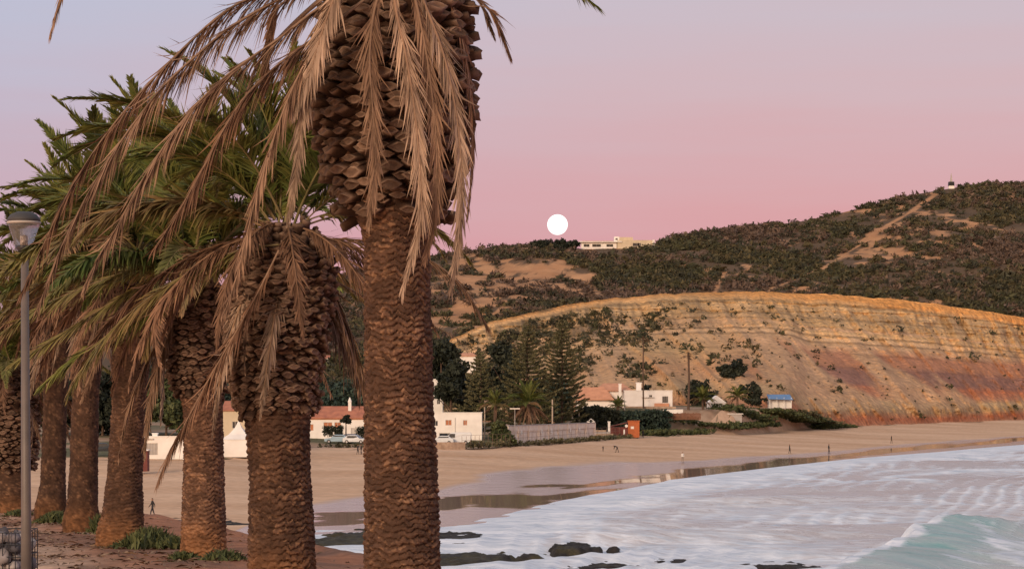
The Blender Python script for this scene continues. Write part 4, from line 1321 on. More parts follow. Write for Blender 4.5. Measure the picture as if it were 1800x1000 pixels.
# long red-roofed house between the two big trunks
r, w, s = house_at('house', 'long white house with red tiled roof seen between the two largest trunks', 530, 690, 776, d=395)
hw = w / 2
block(r, -hw, hw, 0, 9, -.6, 4.35, [(hw - 6.9 + 2.6, 3.1, 1.6, 1.05), (hw - 6.9 + 4.6, 3.1, 1.2, 1.05), (hw - 6.9 + 7.6, .8, 1.2, 2.3), (hw - 6.9 + 9.4, .8, 2.0, 2.6), (1.0, 2.6, 1.2, 1.2)], pane=lambda a: 'shutter' if a < hw - 1.5 else 'frame', parapet=False)
rf = gable(r, -hw, hw, 0, 9, 4.36, 2.1, 'tile', .35)
chimney(r, .3, 2.8, 5.0, 7.2, .28, 'white', True); chimney(r, -6.6, 1.0, 4.3, 7.4, .45, 'white', True); chimney(r, 4.2, 1.0, 3.0, 5.9, .3)
mb = MB(); mb.box(-hw + .1, hw - .1, -.05, .0, 4.0, 4.18); mb.build('cornice', M['tile_pale'], r)
# tall pale house and tent left of the second palm
r, w, s = house_at('house', 'tall pale house with a red roof edge left of the second palm', 392, 462, 792, d=330)
block(r, -w / 2, w / 2, 0, 8, -.5, 6.2, [(1.4, 3.9, .9, 1.1), (3.6, 3.9, .9, 1.1)], 'cream', parapet=False)
gable(r, -w / 2, w / 2, 0, 8, 6.21, 1.4, 'tile', .25)
r, w, s = house_at('tent_pavilion', 'white peaked tent pavilion standing at the edge of the sand', 388, 444, 803, 'tent', d=302)
mb = MB(); a = w / 2
mb.add([(-a, 0, 0), (a, 0, 0), (a, 4.4, 0), (-a, 4.4, 0), (-a, 0, 2.5), (a, 0, 2.5), (a, 4.4, 2.5), (-a, 4.4, 2.5)], [(0, 1, 5, 4), (1, 2, 6, 5), (2, 3, 7, 6), (3, 0, 4, 7)]); mb.build('side_wall', M['white'], r)
mb = MB(); ring = lambda f, z: [(-a * f - .1 * (f == 1), 2.2 - 2.3 * f, z), (a * f + .1 * (f == 1), 2.2 - 2.3 * f, z), (a * f + .1 * (f == 1), 2.2 + 2.3 * f, z), (-a * f - .1 * (f == 1), 2.2 + 2.3 * f, z)]
vs = ring(1, 2.45) + ring(.55, 3.15) + ring(.2, 4.1) + ring(.02, 5.0); mb.add(vs, [(i * 4 + k, i * 4 + (k + 1) % 4, i * 4 + 4 + (k + 1) % 4, i * 4 + 4 + k) for i in range(3) for k in range(4)]); mb.build('canopy', M['white'], r)
for sx in (-1, 1):
    mb = MB(); mb.tube([(sx * a, -.06, -.2), (sx * a, -.06, 2.5)], .05, 6); mb.build('pole', M['grey'], r)
# low white beach building and the red hut
r, w, s = house_at('beach_building', 'low white flat-roofed building on the sand left of the third palm', 226, 334, 806, 'building', d=296)
k0 = (257 - 226) / F * 296
block(r, -w / 2, w / 2, 0, 6, -.5, 2.95, [(k0, 1.0, 1.6, 1.65), (k0 - 1.7, 1.9, 1.1, .6)], bars=3, pane=lambda a: 'grey' if a > 1.5 else 'glass')
chimney(r, -.9, 2, 2.9, 3.35, .35)
mb = MB(); mb.box(-w / 2, -.8, -.35, -.005, 2.68, 2.8); mb.build('awning', M['frame'], r)
r, w, s = house_at('beach_hut', 'narrow red-brown hut on the sand behind the fourth palm', 240, 259, 824, 'hut', d=262)
block(r, -w / 2, w / 2, 0, 1.5, -.3, 2.2, [(.25, 1.55, .7, .4)], 'maroon', parapet=False, bars=0)
mb = MB(); mb.box(-w / 2 - .15, w / 2 + .15, -.2, 1.7, 2.22, 2.34); mb.build('roof', M['white'], r)
# white building with orange windows
r, w, s = house_at('white_building', 'white two-storey building with small orange windows behind the parked van', 740, 847, 775, 'building', d=388)
W0 = lambda u: (u - 740) / F * 388
hz = (775 - 722) / F * 388
holes = [(W0(783), hz - 2.6, W0(794) - W0(783), 1.0), (W0(814), hz - 2.6, .75, .95), (W0(762), hz - 2.7, .8, .95), (W0(772), .35, 3.2, 1.1)]
block(r, -w / 2, w / 2, 0, 8, -.4, hz - .4, [(a, b + .4, c, e) for a, b, c, e in holes], pane=lambda a: 'shutter' if a > W0(770) and a != W0(772) else 'glass')
mb = MB(); mb.tube([(W0(800) - w / 2, -.06, 1.5), (W0(800) - w / 2, -.06, hz - 1.2)], .05, 6); mb.build('drainpipe', M['frame'], r)
def slope_dist(fn, u, y):
    v_ = np.linspace(.02, .98, 400); q_ = fn(np.full(400, float(u)), v_)
    py_ = HY - (q_[2] - ZC) / q_[1] * F
    return float(q_[1][np.argmin(np.abs(py_ - y))])


# houses on the slope above the pines
r, w, s = house_at('hill_house', 'small white house with terracotta roof half hidden above the dark trees', 800, 836, 650, d=slope_dist(cliff_pt, 818, 652) - 4)
block(r, -w / 2, w / 2, 0, 6, -2.5, 4.0, [(1.0, 3.6, .8, 1.4), (3.2, 3.6, .9, 1.4)], parapet=False); gable(r, -w / 2, w / 2, 0, 6, 4.01, .9, 'tile_pale', .4, hip=1.2)
r, w, s = house_at('hill_house', 'white terrace house showing beside the largest trunk, left of the dark trees', 752, 778, 722, d=450)
block(r, -w / 2, w / 2, 0, 6, -4.6, 6.5, [(.7, 8.8, .7, 1.0), (1.9, 6.0, .7, 1.0)])
r, w, s = house_at('hill_house', 'distant white house with a small column in the scrub behind the second palm', 548, 578, 638, d=slope_dist(hill_pt, 563, 640) - 3)
block(r, -w / 2, w / 2, 0, 5, -1, 1.6, [(1.2, 1.2, .8, 1.0), (2.6, 1.2, .8, 1.0)]); gable(r, -w / 2, w / 2, 0, 5, 1.78, .9, 'tile', .3)

# white villa under the cliff
r, w, s = house_at('villa', 'white beach villa with hipped terracotta roofs under the cliff', 1010, 1184, 716, d=478)
v = lambda u: (u - 1097) * s
zz = lambda y: (716 - y) * s
block(r, v(1098), v(1182), 0, 9, -1, zz(687), [(v(1141) - v(1098), 3.25, .7, .55), (v(1164) - v(1098), 2.0, .85, 1.5), (v(1170) - v(1098), 2.0, .6, 1.5)])
block(r, v(1014), v(1097.5), 1.5, 9, -1, zz(703), [(v(1081) - v(1014), 1.0, 1.1, 2.0), (v(1089) - v(1014), 1.0, .8, 2.0)], parapet=False)
gable(r, v(1010), v(1079), 1.0, 9, zz(702), zz(680) - zz(702), 'tile_pale', .4, hip=2.4)
block(r, v(1052), v(1110), 5.0, 14, -1, zz(686), [], parapet=False, name='gable_wall')
gable(r, v(1050), v(1112), 4.6, 14, zz(686), zz(673) - zz(686), 'tile_pale', .3, hip=2.0)
chimney(r, v(1091), 3.0, zz(700), zz(675), .3); chimney(r, v(1125), 5, zz(690), zz(673), .55)
mb = MB(); mb.box(v(1098.5), v(1186), -3.2, -.1, -.2, .25); mb.build('terrace', M['stone'], r)
mb = MB(); mb.box(v(1150), v(1176), -.5, -.35, .26, .95); mb.build('low_wall', M['tile_pale'], r)
mb = MB(); mb.box(v(1128), v(1150), -.32, -.01, 2.15, 2.3); mb.build('awning', M['frame'], r)
# cottage, box hut, blue-roofed shelter
r, w, s = house_at('cottage', 'small white gabled cottage among palms right of the villa', 1246, 1275, 716, d=490)
block(r, -w / 2, w / 2, 0, 5, -.8, 1.1, [(1.5, 1.0, .7, .7)], parapet=False); gable(r, -w / 2, w / 2, 0, 5, 1.11, 1.6, 'white', .2, axis='y')
r, w, s = house_at('beach_hut', 'pale grey box-shaped hut on the grassy bank above the sand', 1278, 1304, 738, 'hut', d=483)
block(r, -w / 2, w / 2, 0, 2.5, -.6, 1.3, [(.6, .9, .5, .5)], 'grey', parapet=False, bars=0)
mb = MB(); mb.box(-w / 2 - .3, w / 2 + .3, -.3, 2.8, 1.32, 1.46); mb.build('roof', M['white'], r)
r, w, s = house_at('beach_shelter', 'small shelter with a bright blue roof on the bank under the cliff', 1352, 1392, 706, 'shelter', d=512)
for sx in (-1, -.33, .33, 1):
    mb = MB(); mb.tube([(sx * w / 2 * .95, 0, -1.5), (sx * w / 2 * .95, 0, 1.0)], .09, 6); mb.build('post', M['white'], r)
block(r, -w / 2, w / 2, 1.2, 3, -1.5, .9, [], 'white', parapet=False)
mb = MB(); mb.add([(-w / 2 - .2, -.6, .75), (w / 2 + .2, -.6, .55), (w / 2 - .1, 3.2, 1.75), (-w / 2 - .2, 3.2, 1.75), (-w / 2 - .2, -.6, .65), (w / 2 + .2, -.6, .45), (w / 2 - .1, 3.2, 1.65), (-w / 2 - .2, 3.2, 1.65)],
                  [(0, 1, 2, 3), (7, 6, 5, 4), (0, 4, 5, 1), (1, 5, 6, 2), (2, 6, 7, 3), (3, 7, 4, 0)]); mb.build('roof', M['blue'], r)
# orange kiosk
r, w, s = house_at('beach_kiosk', 'orange and maroon timber kiosk at the end of the beach wall', 1070, 1125, 766, 'kiosk', d=430)
k = lambda u: (u - 1097.5) * s
block(r, k(1104), k(1124), 0, 2.4, -.3, 2.9, [(.5, 1.7, .7, .55)], 'kiosk', parapet=False, bars=0, pane='white')
mb = MB(); mb.box(k(1070), k(1103.9), .2, 2.2, -.3, 1.75); mb.build('side_shed', M['maroon'], r)
mb = MB(); mb.add([(k(1070), .0, 1.76), (k(1103.5), .0, 2.6), (k(1103.5), 2.4, 2.6), (k(1070), 2.4, 1.76), (k(1070), .0, 1.9), (k(1103.5), .0, 2.75), (k(1103.5), 2.4, 2.75), (k(1070), 2.4, 1.9)],
                  [(0, 1, 5, 4), (4, 5, 6, 7), (3, 2, 1, 0), (1, 2, 6, 5), (0, 4, 7, 3)]); mb.build('sloping_roof', M['maroon'], r)
mb = MB(); mb.box(k(1103.6), k(1124.8), -.15, 2.55, 2.92, 3.06); mb.build('roof', M['kiosk'], r)
mb = MB(); mb.lathe([(.3, 0), (.3, .05)], 14); o = mb.build('round_sign', M['white'], r); o.location = (k(1101), -.03, 2.0); o.rotation_euler = (math.pi / 2, 0, 0)
mb = MB(); mb.box(k(1096), k(1098.5), .12, .19, .3, 1.3); mb.build('notice', M['white'], r)

# long modern villa on the ridge
r, w, s = house_at('ridge_villa', 'long low modern villa on the ridge below the moon', 1018, 1150, 437, d=1112)
v = lambda u: (u - 1084) * s
zz = lambda y: (437 - y) * s
block(r, v(1022), v(1084), 0, 8, -1.5, zz(426), [(v(1026) - v(1022), 2.3, 3.0, 1.5), (v(1041) - v(1022), 2.3, 4.5, 1.5), (v(1066) - v(1022), 2.3, 3.5, 1.5)], parapet=False)
mb = MB(); mb.box(v(1018), v(1093), -1.8, 8.2, zz(426) + .01, zz(424.5)); mb.build('roof', M['white'], r)
block(r, v(1085), v(1149), -1, 9, -1.5, zz(423), [(v(1112) - v(1085), 2.6, 3.6, 1.7), (v(1121) - v(1085), 2.6, 1.6, 1.7)], 'cream')
block(r, v(1089), v(1113), 2, 8, zz(422.4), zz(416.5), [], 'cream', parapet=False, name='upper_storey')
block(r, v(1080), v(1088.9), 2, 8, zz(424.4), zz(415.5), [(.6, .8, 1.2, 1.0)], 'white', parapet=False, name='tower')
mb = MB(); mb.box(v(1024), v(1079), 4, 9, zz(424.4), zz(422.5)); mb.build('upper_roof', M['tile'], r)
mb = MB(); mb.box(v(1146.5), v(1150.5), -1.4, -1.01, -1.2, zz(422)); mb.build('end_pillar', M['white'], r)

# trig obelisk on the summit
b = P(1672, 330, 1258)
r = thing('obelisk', 'black and white obelisk marker standing on the hilltop', 'obelisk', b)
sc_ = 1258 / F
for nm, z0, z1, w0, w1, m_ in (('base', -.8, 3.0 * sc_, 1.55, 1.45, 'white'), ('band', 3.0 * sc_ + .01, 10 * sc_, 1.6, 1.5, 'black'), ('spire', 10 * sc_ + .01, 25 * sc_, .62, .12, 'grey')):
    mb = MB(); vs = [(sx * q, sy * q, z) for z, q in ((z0, w0), (z1, w1)) for sx, sy in ((-1, -1), (1, -1), (1, 1), (-1, 1))]
    mb.add(vs, [(3, 2, 1, 0), (4, 5, 6, 7), (0, 1, 5, 4), (1, 2, 6, 5), (2, 3, 7, 6), (3, 0, 4, 7)]); mb.build(nm, M[m_], r)

# ------------------------------------------------------------------ wall, railing, fences along the beach
D_W = lambda u: dist_at(u, float(I(u, [(760, 790), (815, 790), (900, 786), (1000, 777), (1110, 768)])))


def low_wall():
    pts = [G(u, D_W(u) + 1.0) for u in (758, 775, 795, 818)]
    mb = MB()
    for a, b in zip(pts[:-1], pts[1:]):
        n = np.array((0, .45, 0)); h = np.array((0, 0, 1.15)); dn = np.array((0, 0, -.5))
        mb.add([a + dn, b + dn, b + n + dn, a + n + dn, a + h, b + h, b + n + h, a + n + h], [(0, 1, 5, 4), (4, 5, 6, 7), (1, 2, 6, 5), (2, 3, 7, 6), (3, 0, 4, 7)])
    mb.build('stone_wall', M['stone'], label='low tan stone wall at the top of the sand below the parked van', category='wall')


low_wall()


def beach_wall():
    A, B = G(893, 378), G(1046, 418)
    A[2] = ZC + (HY - 776) / F * 378; B[2] = ZC + (HY - 768) / F * 418
    L = np.linalg.norm((B - A)[:2]); rz = math.atan2(B[1] - A[1], B[0] - A[0])
    r = thing('garden_wall', 'long pale garden wall with recessed panels behind the wire railing', 'wall', A, rz)
    H = 2.7
    mb = MB(); n = 9
    pw = L / n
    hl = [(i * pw + .3, (i + 1) * pw - .3, .75, 1.75) for i in range(n)]
    mb.facade((0, 0, -.8), (1, 0, 0), L, H + .8, [(a, b, c + .8, e + .8) for a, b, c, e in hl], (0, 1, 0), .14)
    mb.box(0, L, .145, .4, -.8, H - .02); mb.build('wall_face', M['wallpale'], r)
    mb = MB(); mb.box(-.1, L + .1, -.09, .5, H, H + .14); mb.build('coping', M['grey'], r)
    for i in range(n + 1):
        mb = MB(); mb.box(i * pw - .14, i * pw + .14, -.10, -.003, -.8, H - .003); mb.build('pier', M['wallpale'], r)
    for i in (1, 3, 4, 6, 7):
        mb = MB(); mb.box(i * pw + .9, i * pw + 1.5, -.12, .13, 1.2, 1.9); mb.build('white_panel', M['white'], r)


beach_wall()


def railing():
    us = np.linspace(812, 1112, 40)
    r = None
    pts = [G(u, D_W(u) + 1.6) for u in us]
    r = thing('railing', 'thin wire railing running along the top of the sand before the garden wall', 'railing', pts[0])
    o0 = pts[0]
    for p in pts:
        mb = MB(); q = p - o0; mb.tube([q + (0, 0, -.3), q + (0, 0, 2.1)], .03, 5); mb.build('post', M['wire'], r)
    for h in (.7, 1.4, 2.2):
        mb = MB(); mb.tube([p - o0 + np.array((0, 0, h)) for p in pts], .022, 4); mb.build('rail', M['wire'], r)


railing()


def stairs_plaza():
    b = G(1062, 424); r = thing('beach_terrace', 'small pale terrace with white posts left of the orange kiosk', 'terrace', b)
    for i in range(4):
        mb = MB(); mb.box(-3.2, 2.6 - i * .7, i * .7, i * .7 + .9, -.6, .5 + .35 * i); mb.build('step', M['stone' if i % 2 else 'grey'], r)
    for x_ in (-3.0, -2.0, 1.1):
        mb = MB(); mb.box(x_ - .22, x_ + .22, 2.9, 3.3, -.2, 3.1); mb.box(x_ - .3, x_ + .3, 2.8, 3.4, 3.102, 3.25); mb.build('post', M['white'], r)
    mb = MB(); mb.tube([(-2.9, 2.7, 3.4), (-2.5, 2.7, 3.75), (-1.9, 2.7, 3.3)], .08, 6); mb.build('arch', M['white'], r)


stairs_plaza()
b = G(1165, 462)
r = thing('wooden_fence', 'brown slatted garden fence on the bank below the villa', 'fence', (b[0], b[1], ZC + (HY - 735) / F * 462))
for i in range(34):
    mb = MB(); h_ = 1.05 + .2 * random.random(); mb.box(i * .24, i * .24 + .19, 0, .05, -.3, h_); mb.build('slat', M['wood'], r)
for z_ in (.25, .85):
    mb = MB(); mb.box(-.05, 8.2, .055, .11, z_, z_ + .1); mb.build('rail', M['wood'], r)
b = G(1165, 470)
mb = MB(); mb.box(0, 4.4, 0, .3, -.3, .5); mb.box(-.05, 4.45, -.06, .36, .502, .6)
mb.build('garden_wall', M['white'], None, (b[0], b[1], ZC + (HY - 724) / F * 470), label='short white garden wall above the brown slatted fence', category='wall')


# ------------------------------------------------------------------ vehicles
def car(label, u, d, dz, paint, kind='car', rz=0.0):
    b = G(u, d, dz)
    m_ = mat('car_paint_' + kind, paint, tuple(.93 * c for c in paint), 1, .25, spec=.5)
    r = thing('parked_' + ('van' if kind == 'van' else 'car'), label, 'van' if kind == 'van' else 'car', b, rz, group='vehicles parked behind the beach')
    if kind == 'van':
        L, W, pr, gl = 5.0, 1.9, [(-2.5, .35), (2.4, .35), (2.5, .7), (2.45, 1.0), (1.75, 1.15), (1.05, 1.95), (.8, 2.02), (-2.35, 2.02), (-2.5, 1.8)], [(1.6, 1.2), (1.1, 1.85), (.3, 1.85), (.3, 1.2)]
    else:
        L, W, pr, gl = 4.2, 1.74, [(-2.1, .32), (2.05, .32), (2.12, .62), (2.0, .80), (1.0, .92), (.35, 1.42), (.1, 1.48), (-1.2, 1.46), (-1.75, 1.05), (-2.08, .95)], [(.92, .95), (.36, 1.38), (-1.15, 1.38), (-1.62, 1.0)]
    mb = MB(); n = len(pr); secs = [(-W / 2, .93, .05), (-W / 2 + .10, 1.0, 0), (W / 2 - .10, 1.0, 0), (W / 2, .93, .05)]
    vs = []
    for y_, f, _ in secs:
        for x_, z_ in pr:
            inset = .16 * max(0, z_ - .95) / .5 * (1 if abs(y_) > W / 2 - .15 else 0)
            vs.append((x_ * (f * .5 + .5), y_ * (1 - inset), .32 + (z_ - .32) * (f * .4 + .6)))
    fs = [(i * n + k, i * n + (k + 1) % n, (i + 1) * n + (k + 1) % n, (i + 1) * n + k) for i in range(3) for k in range(n)] + [tuple(range(n))[::-1], tuple(3 * n + k for k in range(n))]
    mb.add(vs, fs); mb.build('body', m_, r)
    for sy in (-1, 1):
        mb = MB(); yy = sy * (W / 2 * .93 + .012); mb.add([(x_, yy * (1 - .07 * (z_ - .95)), z_ * .98) for x_, z_ in gl] + [(x_, yy - sy * .08, z_ * .98) for x_, z_ in gl], [(0, 1, 2, 3), (4, 7, 6, 5)] + [(k, 4 + k, 4 + (k + 1) % 4, (k + 1) % 4) for k in range(4)])
        mb.build('side_window', M['carglass'], r)
    x_a, z_a, x_b, z_b = (1.78, 1.16, 1.08, 1.93) if kind == 'van' else (1.0, .93, .37, 1.41)
    mb = MB(); mb.add([(x_a + .02, -W * .40, z_a + .03), (x_a + .02, W * .40, z_a + .03), (x_b + .03, W * .34, z_b), (x_b + .03, -W * .34, z_b)], [(0, 1, 2, 3)]); mb.build('windscreen', M['carglass'], r)
    for sx in (-1, 1):
        for sy in (-1, 1):
            mb = MB(); mb.lathe([(.2, -.1), (.33, -.1), (.33, .1), (.2, .1)], 14); wv = mb.build('wheel', M['rubber'], r, (sx * L * .31, sy * (W / 2 - .08), .32)); wv.rotation_euler = (math.pi / 2, 0, 0)
            mb = MB(); mb.lathe([(.19, -.115), (.19, .115)], 10); mb.build('rim', M['rim'], wv)
    for sy in (-1, 1):
        mb = MB(); mb.box(L / 2 - .10, L / 2 + .01, sy * W * .36 - .15, sy * W * .36 + .15, .62, .76); mb.build('headlight', M['bulb'], r)
        mb = MB(); mb.box(-L / 2 - .01, -L / 2 + .08, sy * W * .38 - .1, sy * W * .38 + .1, .75, .9); mb.build('tail_light', M['maroon'], r)


car('pale blue car parked leftmost before the red-roofed house', 592, 372, .0, (.30, .42, .50), rz=math.pi)
car('dark navy car parked in the middle before the red-roofed house', 612, 376, .0, (.035, .04, .075), rz=2.6)
car('white car parked nose to the right before the red-roofed house', 625, 370, .0, (.62, .64, .66), rz=-.3)
car('white saloon car parked left of the white van', 776, 366, .0, (.66, .68, .70), rz=math.pi)
car('white van parked before the building with orange windows', 803, 368, .0, (.70, .70, .70), 'van', rz=math.pi)
car('dark car half hidden between the fourth and fifth palms', 183, 306, .3, (.03, .035, .04), rz=.2)

# ------------------------------------------------------------------ trees and hedges behind the beach
norfolk('shortest tiered pine at the left, beside the dark trees', G(845, 405), 405 / F * (762 - 612), 5.6, 1)
norfolk('middle tiered pine rising behind the shaggy skirted palm', G(927, 425), 425 / F * (762 - 566), 8.0, 2)
norfolk('tallest tiered pine on the right, beside the villa roof', G(988, 440), 440 / F * (762 - 560), 7.4, 3)
tree('broadleaf_tree', 'dense dark tree just right of the largest trunk above the white building', G(792, 440), 14.5, 5.2, 'dark', .2, 1, 130, 40, .45, .3, group='dark trees above the white building')
tree('broadleaf_tree', 'dark rounded tree between the white building and the first tiered pine', G(826, 450), 12.0, 4.8, 'dark', .2, 2, 110, 40, .45, .3, group='dark trees above the white building')
tree('broadleaf_tree', 'dark tree with a dusky purple top between the first two tiered pines', G(885, 478), 18.5, 6.5, 'dark', .2, 3, 140, 44, .5, .4, group='dark trees above the white building')
tree('broadleaf_tree', 'tall dark tree on the slope behind the drooping frond right of the largest trunk', G(775, 545), 22, 7.0, 'dark', .15, 4, 120, 40, .55, .3, group='dark trees above the white building')
tree('broadleaf_tree', 'bluish dark tree filling the gap between the two taller tiered pines', G(958, 480), 11, 6.5, 'bluegreen', .15, 5, 120, 40, .45, .2)
far_palm('short bushy palm behind the garden wall, left of the skirted palm', G(871, 392), 6.3, 1.0, 1, skirt=False, tr=.3)
far_palm('palm with a wide brown skirt of dead fronds before the middle pine', G(928, 396), 6.6, 1.45, 2, skirt=True, tr=.32)
far_palm('slim tall fan palm standing before the white villa', G(1131, 474), (716 - 588) / F * 474, 1.25, 3, fan=True, tr=.15)
far_palm('tall fan palm right of the villa against the cliff', G(1210, 478), (712 - 612) / F * 478, 1.45, 4, fan=True, tr=.24)
far_palm('small spiky palm before the villa window', G(1085, 452), 6.0, .72, 5, tr=.2)
far_palm('low wide palm right of the brown slatted fence', G(1236, 482), 2.2, 1.05, 6, tr=.24)
far_palm('dark palm between the cottage and the blue-roofed shelter', G(1296, 492), 2.8, .95, 7, tr=.24)
tree('shrub', 'round yellow-green bush at the left end of the garden wall', G(882, 362), 4.3, 2.1, 'green', .05, 6, 110, 34, .26, cat='bush', lobes=5)
hedge('grey-green hedge clump at the foot of the wire railing, left end', G(818, 349), G(900, 361), 1.4, 1.2, 'olive', 1)
hedge('long dry dune hedge at the foot of the wire railing, right end', G(905, 362), G(1105, 430), 1.2, .75, 'olive', 2)
hedge('tall dark hedge screening the villa from the kiosk', G(1020, 446), G(1078, 452), 4, 5.6, 'dark', 3, .32, 18)
hedge('dark clipped hedge below the villa terrace', G(1082, 452), G(1168, 462), 4, 4.6, 'bluegreen', 4, .32, 18, rag=.1)
hedge('bright green ground cover on the bank right of the kiosk', G(1128, 448), G(1240, 468), 5, 1.2, 'green', 5, .25, 12, 'ground cover', 'shrub_bank', .85, .7)
hedge('green bank of shrubs below the pale box hut', G(1262, 474), G(1350, 505), 7, 1.4, 'green', 6, .3, 12, 'shrubs', 'shrub_bank', .85, .7)
hedge('wide bank of dark green shrubs under the blue-roofed shelter', G(1335, 505), G(1440, 548), 10, 1.9, 'green', 7, .34, 14, 'shrubs', 'shrub_bank', .85, .7)
hedge('low green shrubs trailing to the foot of the red cliff', G(1430, 545), G(1490, 572), 6, 1.3, 'green', 8, .3, 10, 'shrubs', 'shrub_bank', .85, .7)
hedge('patchy dark shrubs on the earth bank between the slatted fence and the cottage', G(1168, 466), G(1300, 482), 9, 1.5, 'green', 15, .26, 12, 'shrubs', 'shrub_bank', .9, .9)
hedge('low green shrubs on the bank behind the pale box hut', G(1268, 484), G(1345, 503), 8, 1.8, 'green', 16, .26, 12, 'shrubs', 'shrub_bank', .9, .9)
hedge('olive scrub spilling down the slope right of the blue-roofed shelter', G(1385, 528), G(1450, 560), 12, 1.8, 'olive', 17, .3, 12, 'shrubs', 'shrub_bank', .9, 1.0)
tree('shrub', 'big dark round bush behind the tall fan palm', G(1235, 512), 6.2, 4.6, 'dark', .05, 8, 90, 34, .4, cat='bush')
tree('shrub', 'dark round bush left of the blue-roofed shelter', G(1320, 512), 5.6, 3.4, 'dark', .05, 9, 70, 34, .36, cat='bush')
tree('shrub', 'dark green bush high on the slope above the blue-roofed shelter', np.array(cliff_pt(np.array([1287.]), np.array([.20])))[:3, 0], 4.5, 4.2, 'dark', .05, 10, 70, 34, .4, cat='bush')
tree('shrub', 'dark bush between the villa chimney and the cliff', G(1141, 500), 5.2, 2.6, 'dark', .1, 11, 60, 30, .34, cat='bush')
for i, (u_, h_, rx_, lb) in enumerate(((948, 5.0, 5.5, 'dark round tree on the ridge, leftmost of three below the moon'), (978, 6.5, 6.0, 'tallest of three dark ridge trees directly below the moon'), (1003, 5.5, 4.5, 'dark ridge tree touching the left end of the long villa'))):
    hx, hd, hz_, _ = hill_pt(np.array([float(u_)]), np.array([.985]))
    tree('broadleaf_tree', lb, (hx[0], hd[0], hz_[0] - 1.5), h_, rx_, 'dark', .1, 40 + i, 90, 34, .5, group='trees on the ridge')
# gardens behind the red-roofed house and the left-hand palms
for i, (u, d, h_, rx_, kd, lb) in enumerate((
        (600, 470, 9.0, 9.0, 'bluegreen', 'broad dark green tree behind the roof of the red-roofed house'),
        (560, 500, 10, 7.0, 'dark', 'dark tree left of the roof chimney behind the second palm'),
        (655, 480, 9, 7.0, 'dark', 'dark tree behind the right end of the red roof'),
        (425, 420, 11, 7, 'bluegreen', 'dark green tree behind the pale tall house'),
        (330, 400, 12.5, 7.5, 'dark', 'large dark tree behind the low white building, right side'),
        (292, 392, 10.5, 6.0, 'green', 'green-topped tree behind the triple-globe lamp'),
        (240, 400, 12, 7.5, 'dark', 'dark tree behind the fourth palm trunk'),
        (180, 395, 11, 7, 'dark', 'dark tree in the gap right of the fifth palm'),
        (115, 395, 11, 7, 'dark', 'dark tree behind the gap between the fifth and sixth palms'),
        (55, 395, 11, 7, 'olive', 'olive tree behind the grey lamp post'))):
    tree('broadleaf_tree', lb, G(u, d), h_, rx_, kd, .12, 20 + i, 120, 38, .5, .1, group='trees behind the beach buildings')
hedge('clipped dark hedge block before the orange window of the red-roofed house', G(570, 384), G(601, 384), 1.0, 1.7, 'dark', 11, .16, 26, rag=0, step=.1)
bpy.context.scene.collection.objects[-1].location.z += .75
hedge('clipped dark hedge block at the right end of the red-roofed house', G(627, 382), G(642, 382), 1.0, 1.7, 'dark', 12, .16, 26, rag=0, step=.1)
bpy.context.scene.collection.objects[-1].location.z += .75
tree('shrub', 'small dark umbrella-shaped tree before the red-roofed house', G(608, 386), 4.4, 1.3, 'dark', .55, 13, 40, 24, .2, cat='tree', lobes=4)
hedge('low dark hedge below the parked cars', G(556, 352), G(640, 355), 1.0, .45, 'olive', 14)

pole('pale wooden pole right of the white building', 852, 770, 708, .13)
pole('tall pale pole between the middle and right tiered pines', 971, 768, 702, .16)
pole('pale pole left of the tall dark hedge', 1018, 762, 710, .13)
pole('thin grey pole rising behind the orange kiosk', 1098, 752, 706, .11, 'grey')
pole('slim white pole standing left of the orange kiosk', 1066, 757, 730, .1, 'white')
pole('pale trunk-like pole before the skirted palm', 927, 752, 704, .14)
pole('street lamp with a flat T-shaped head beside the yellow-green bush', 905, 778, 718, .07, 'grey', 'T', 'street_lamp', 'street lamp')
pole('street lamp with three white globes above the low white building', 254, 800, 722, .09, 'grey', 'globes', 'street_lamp', 'street lamp', d=318)
pole('road sign post in the gap right of the fifth palm', 172, 808, 782, .05, 'grey', None, 'sign_post', 'sign', d=296)


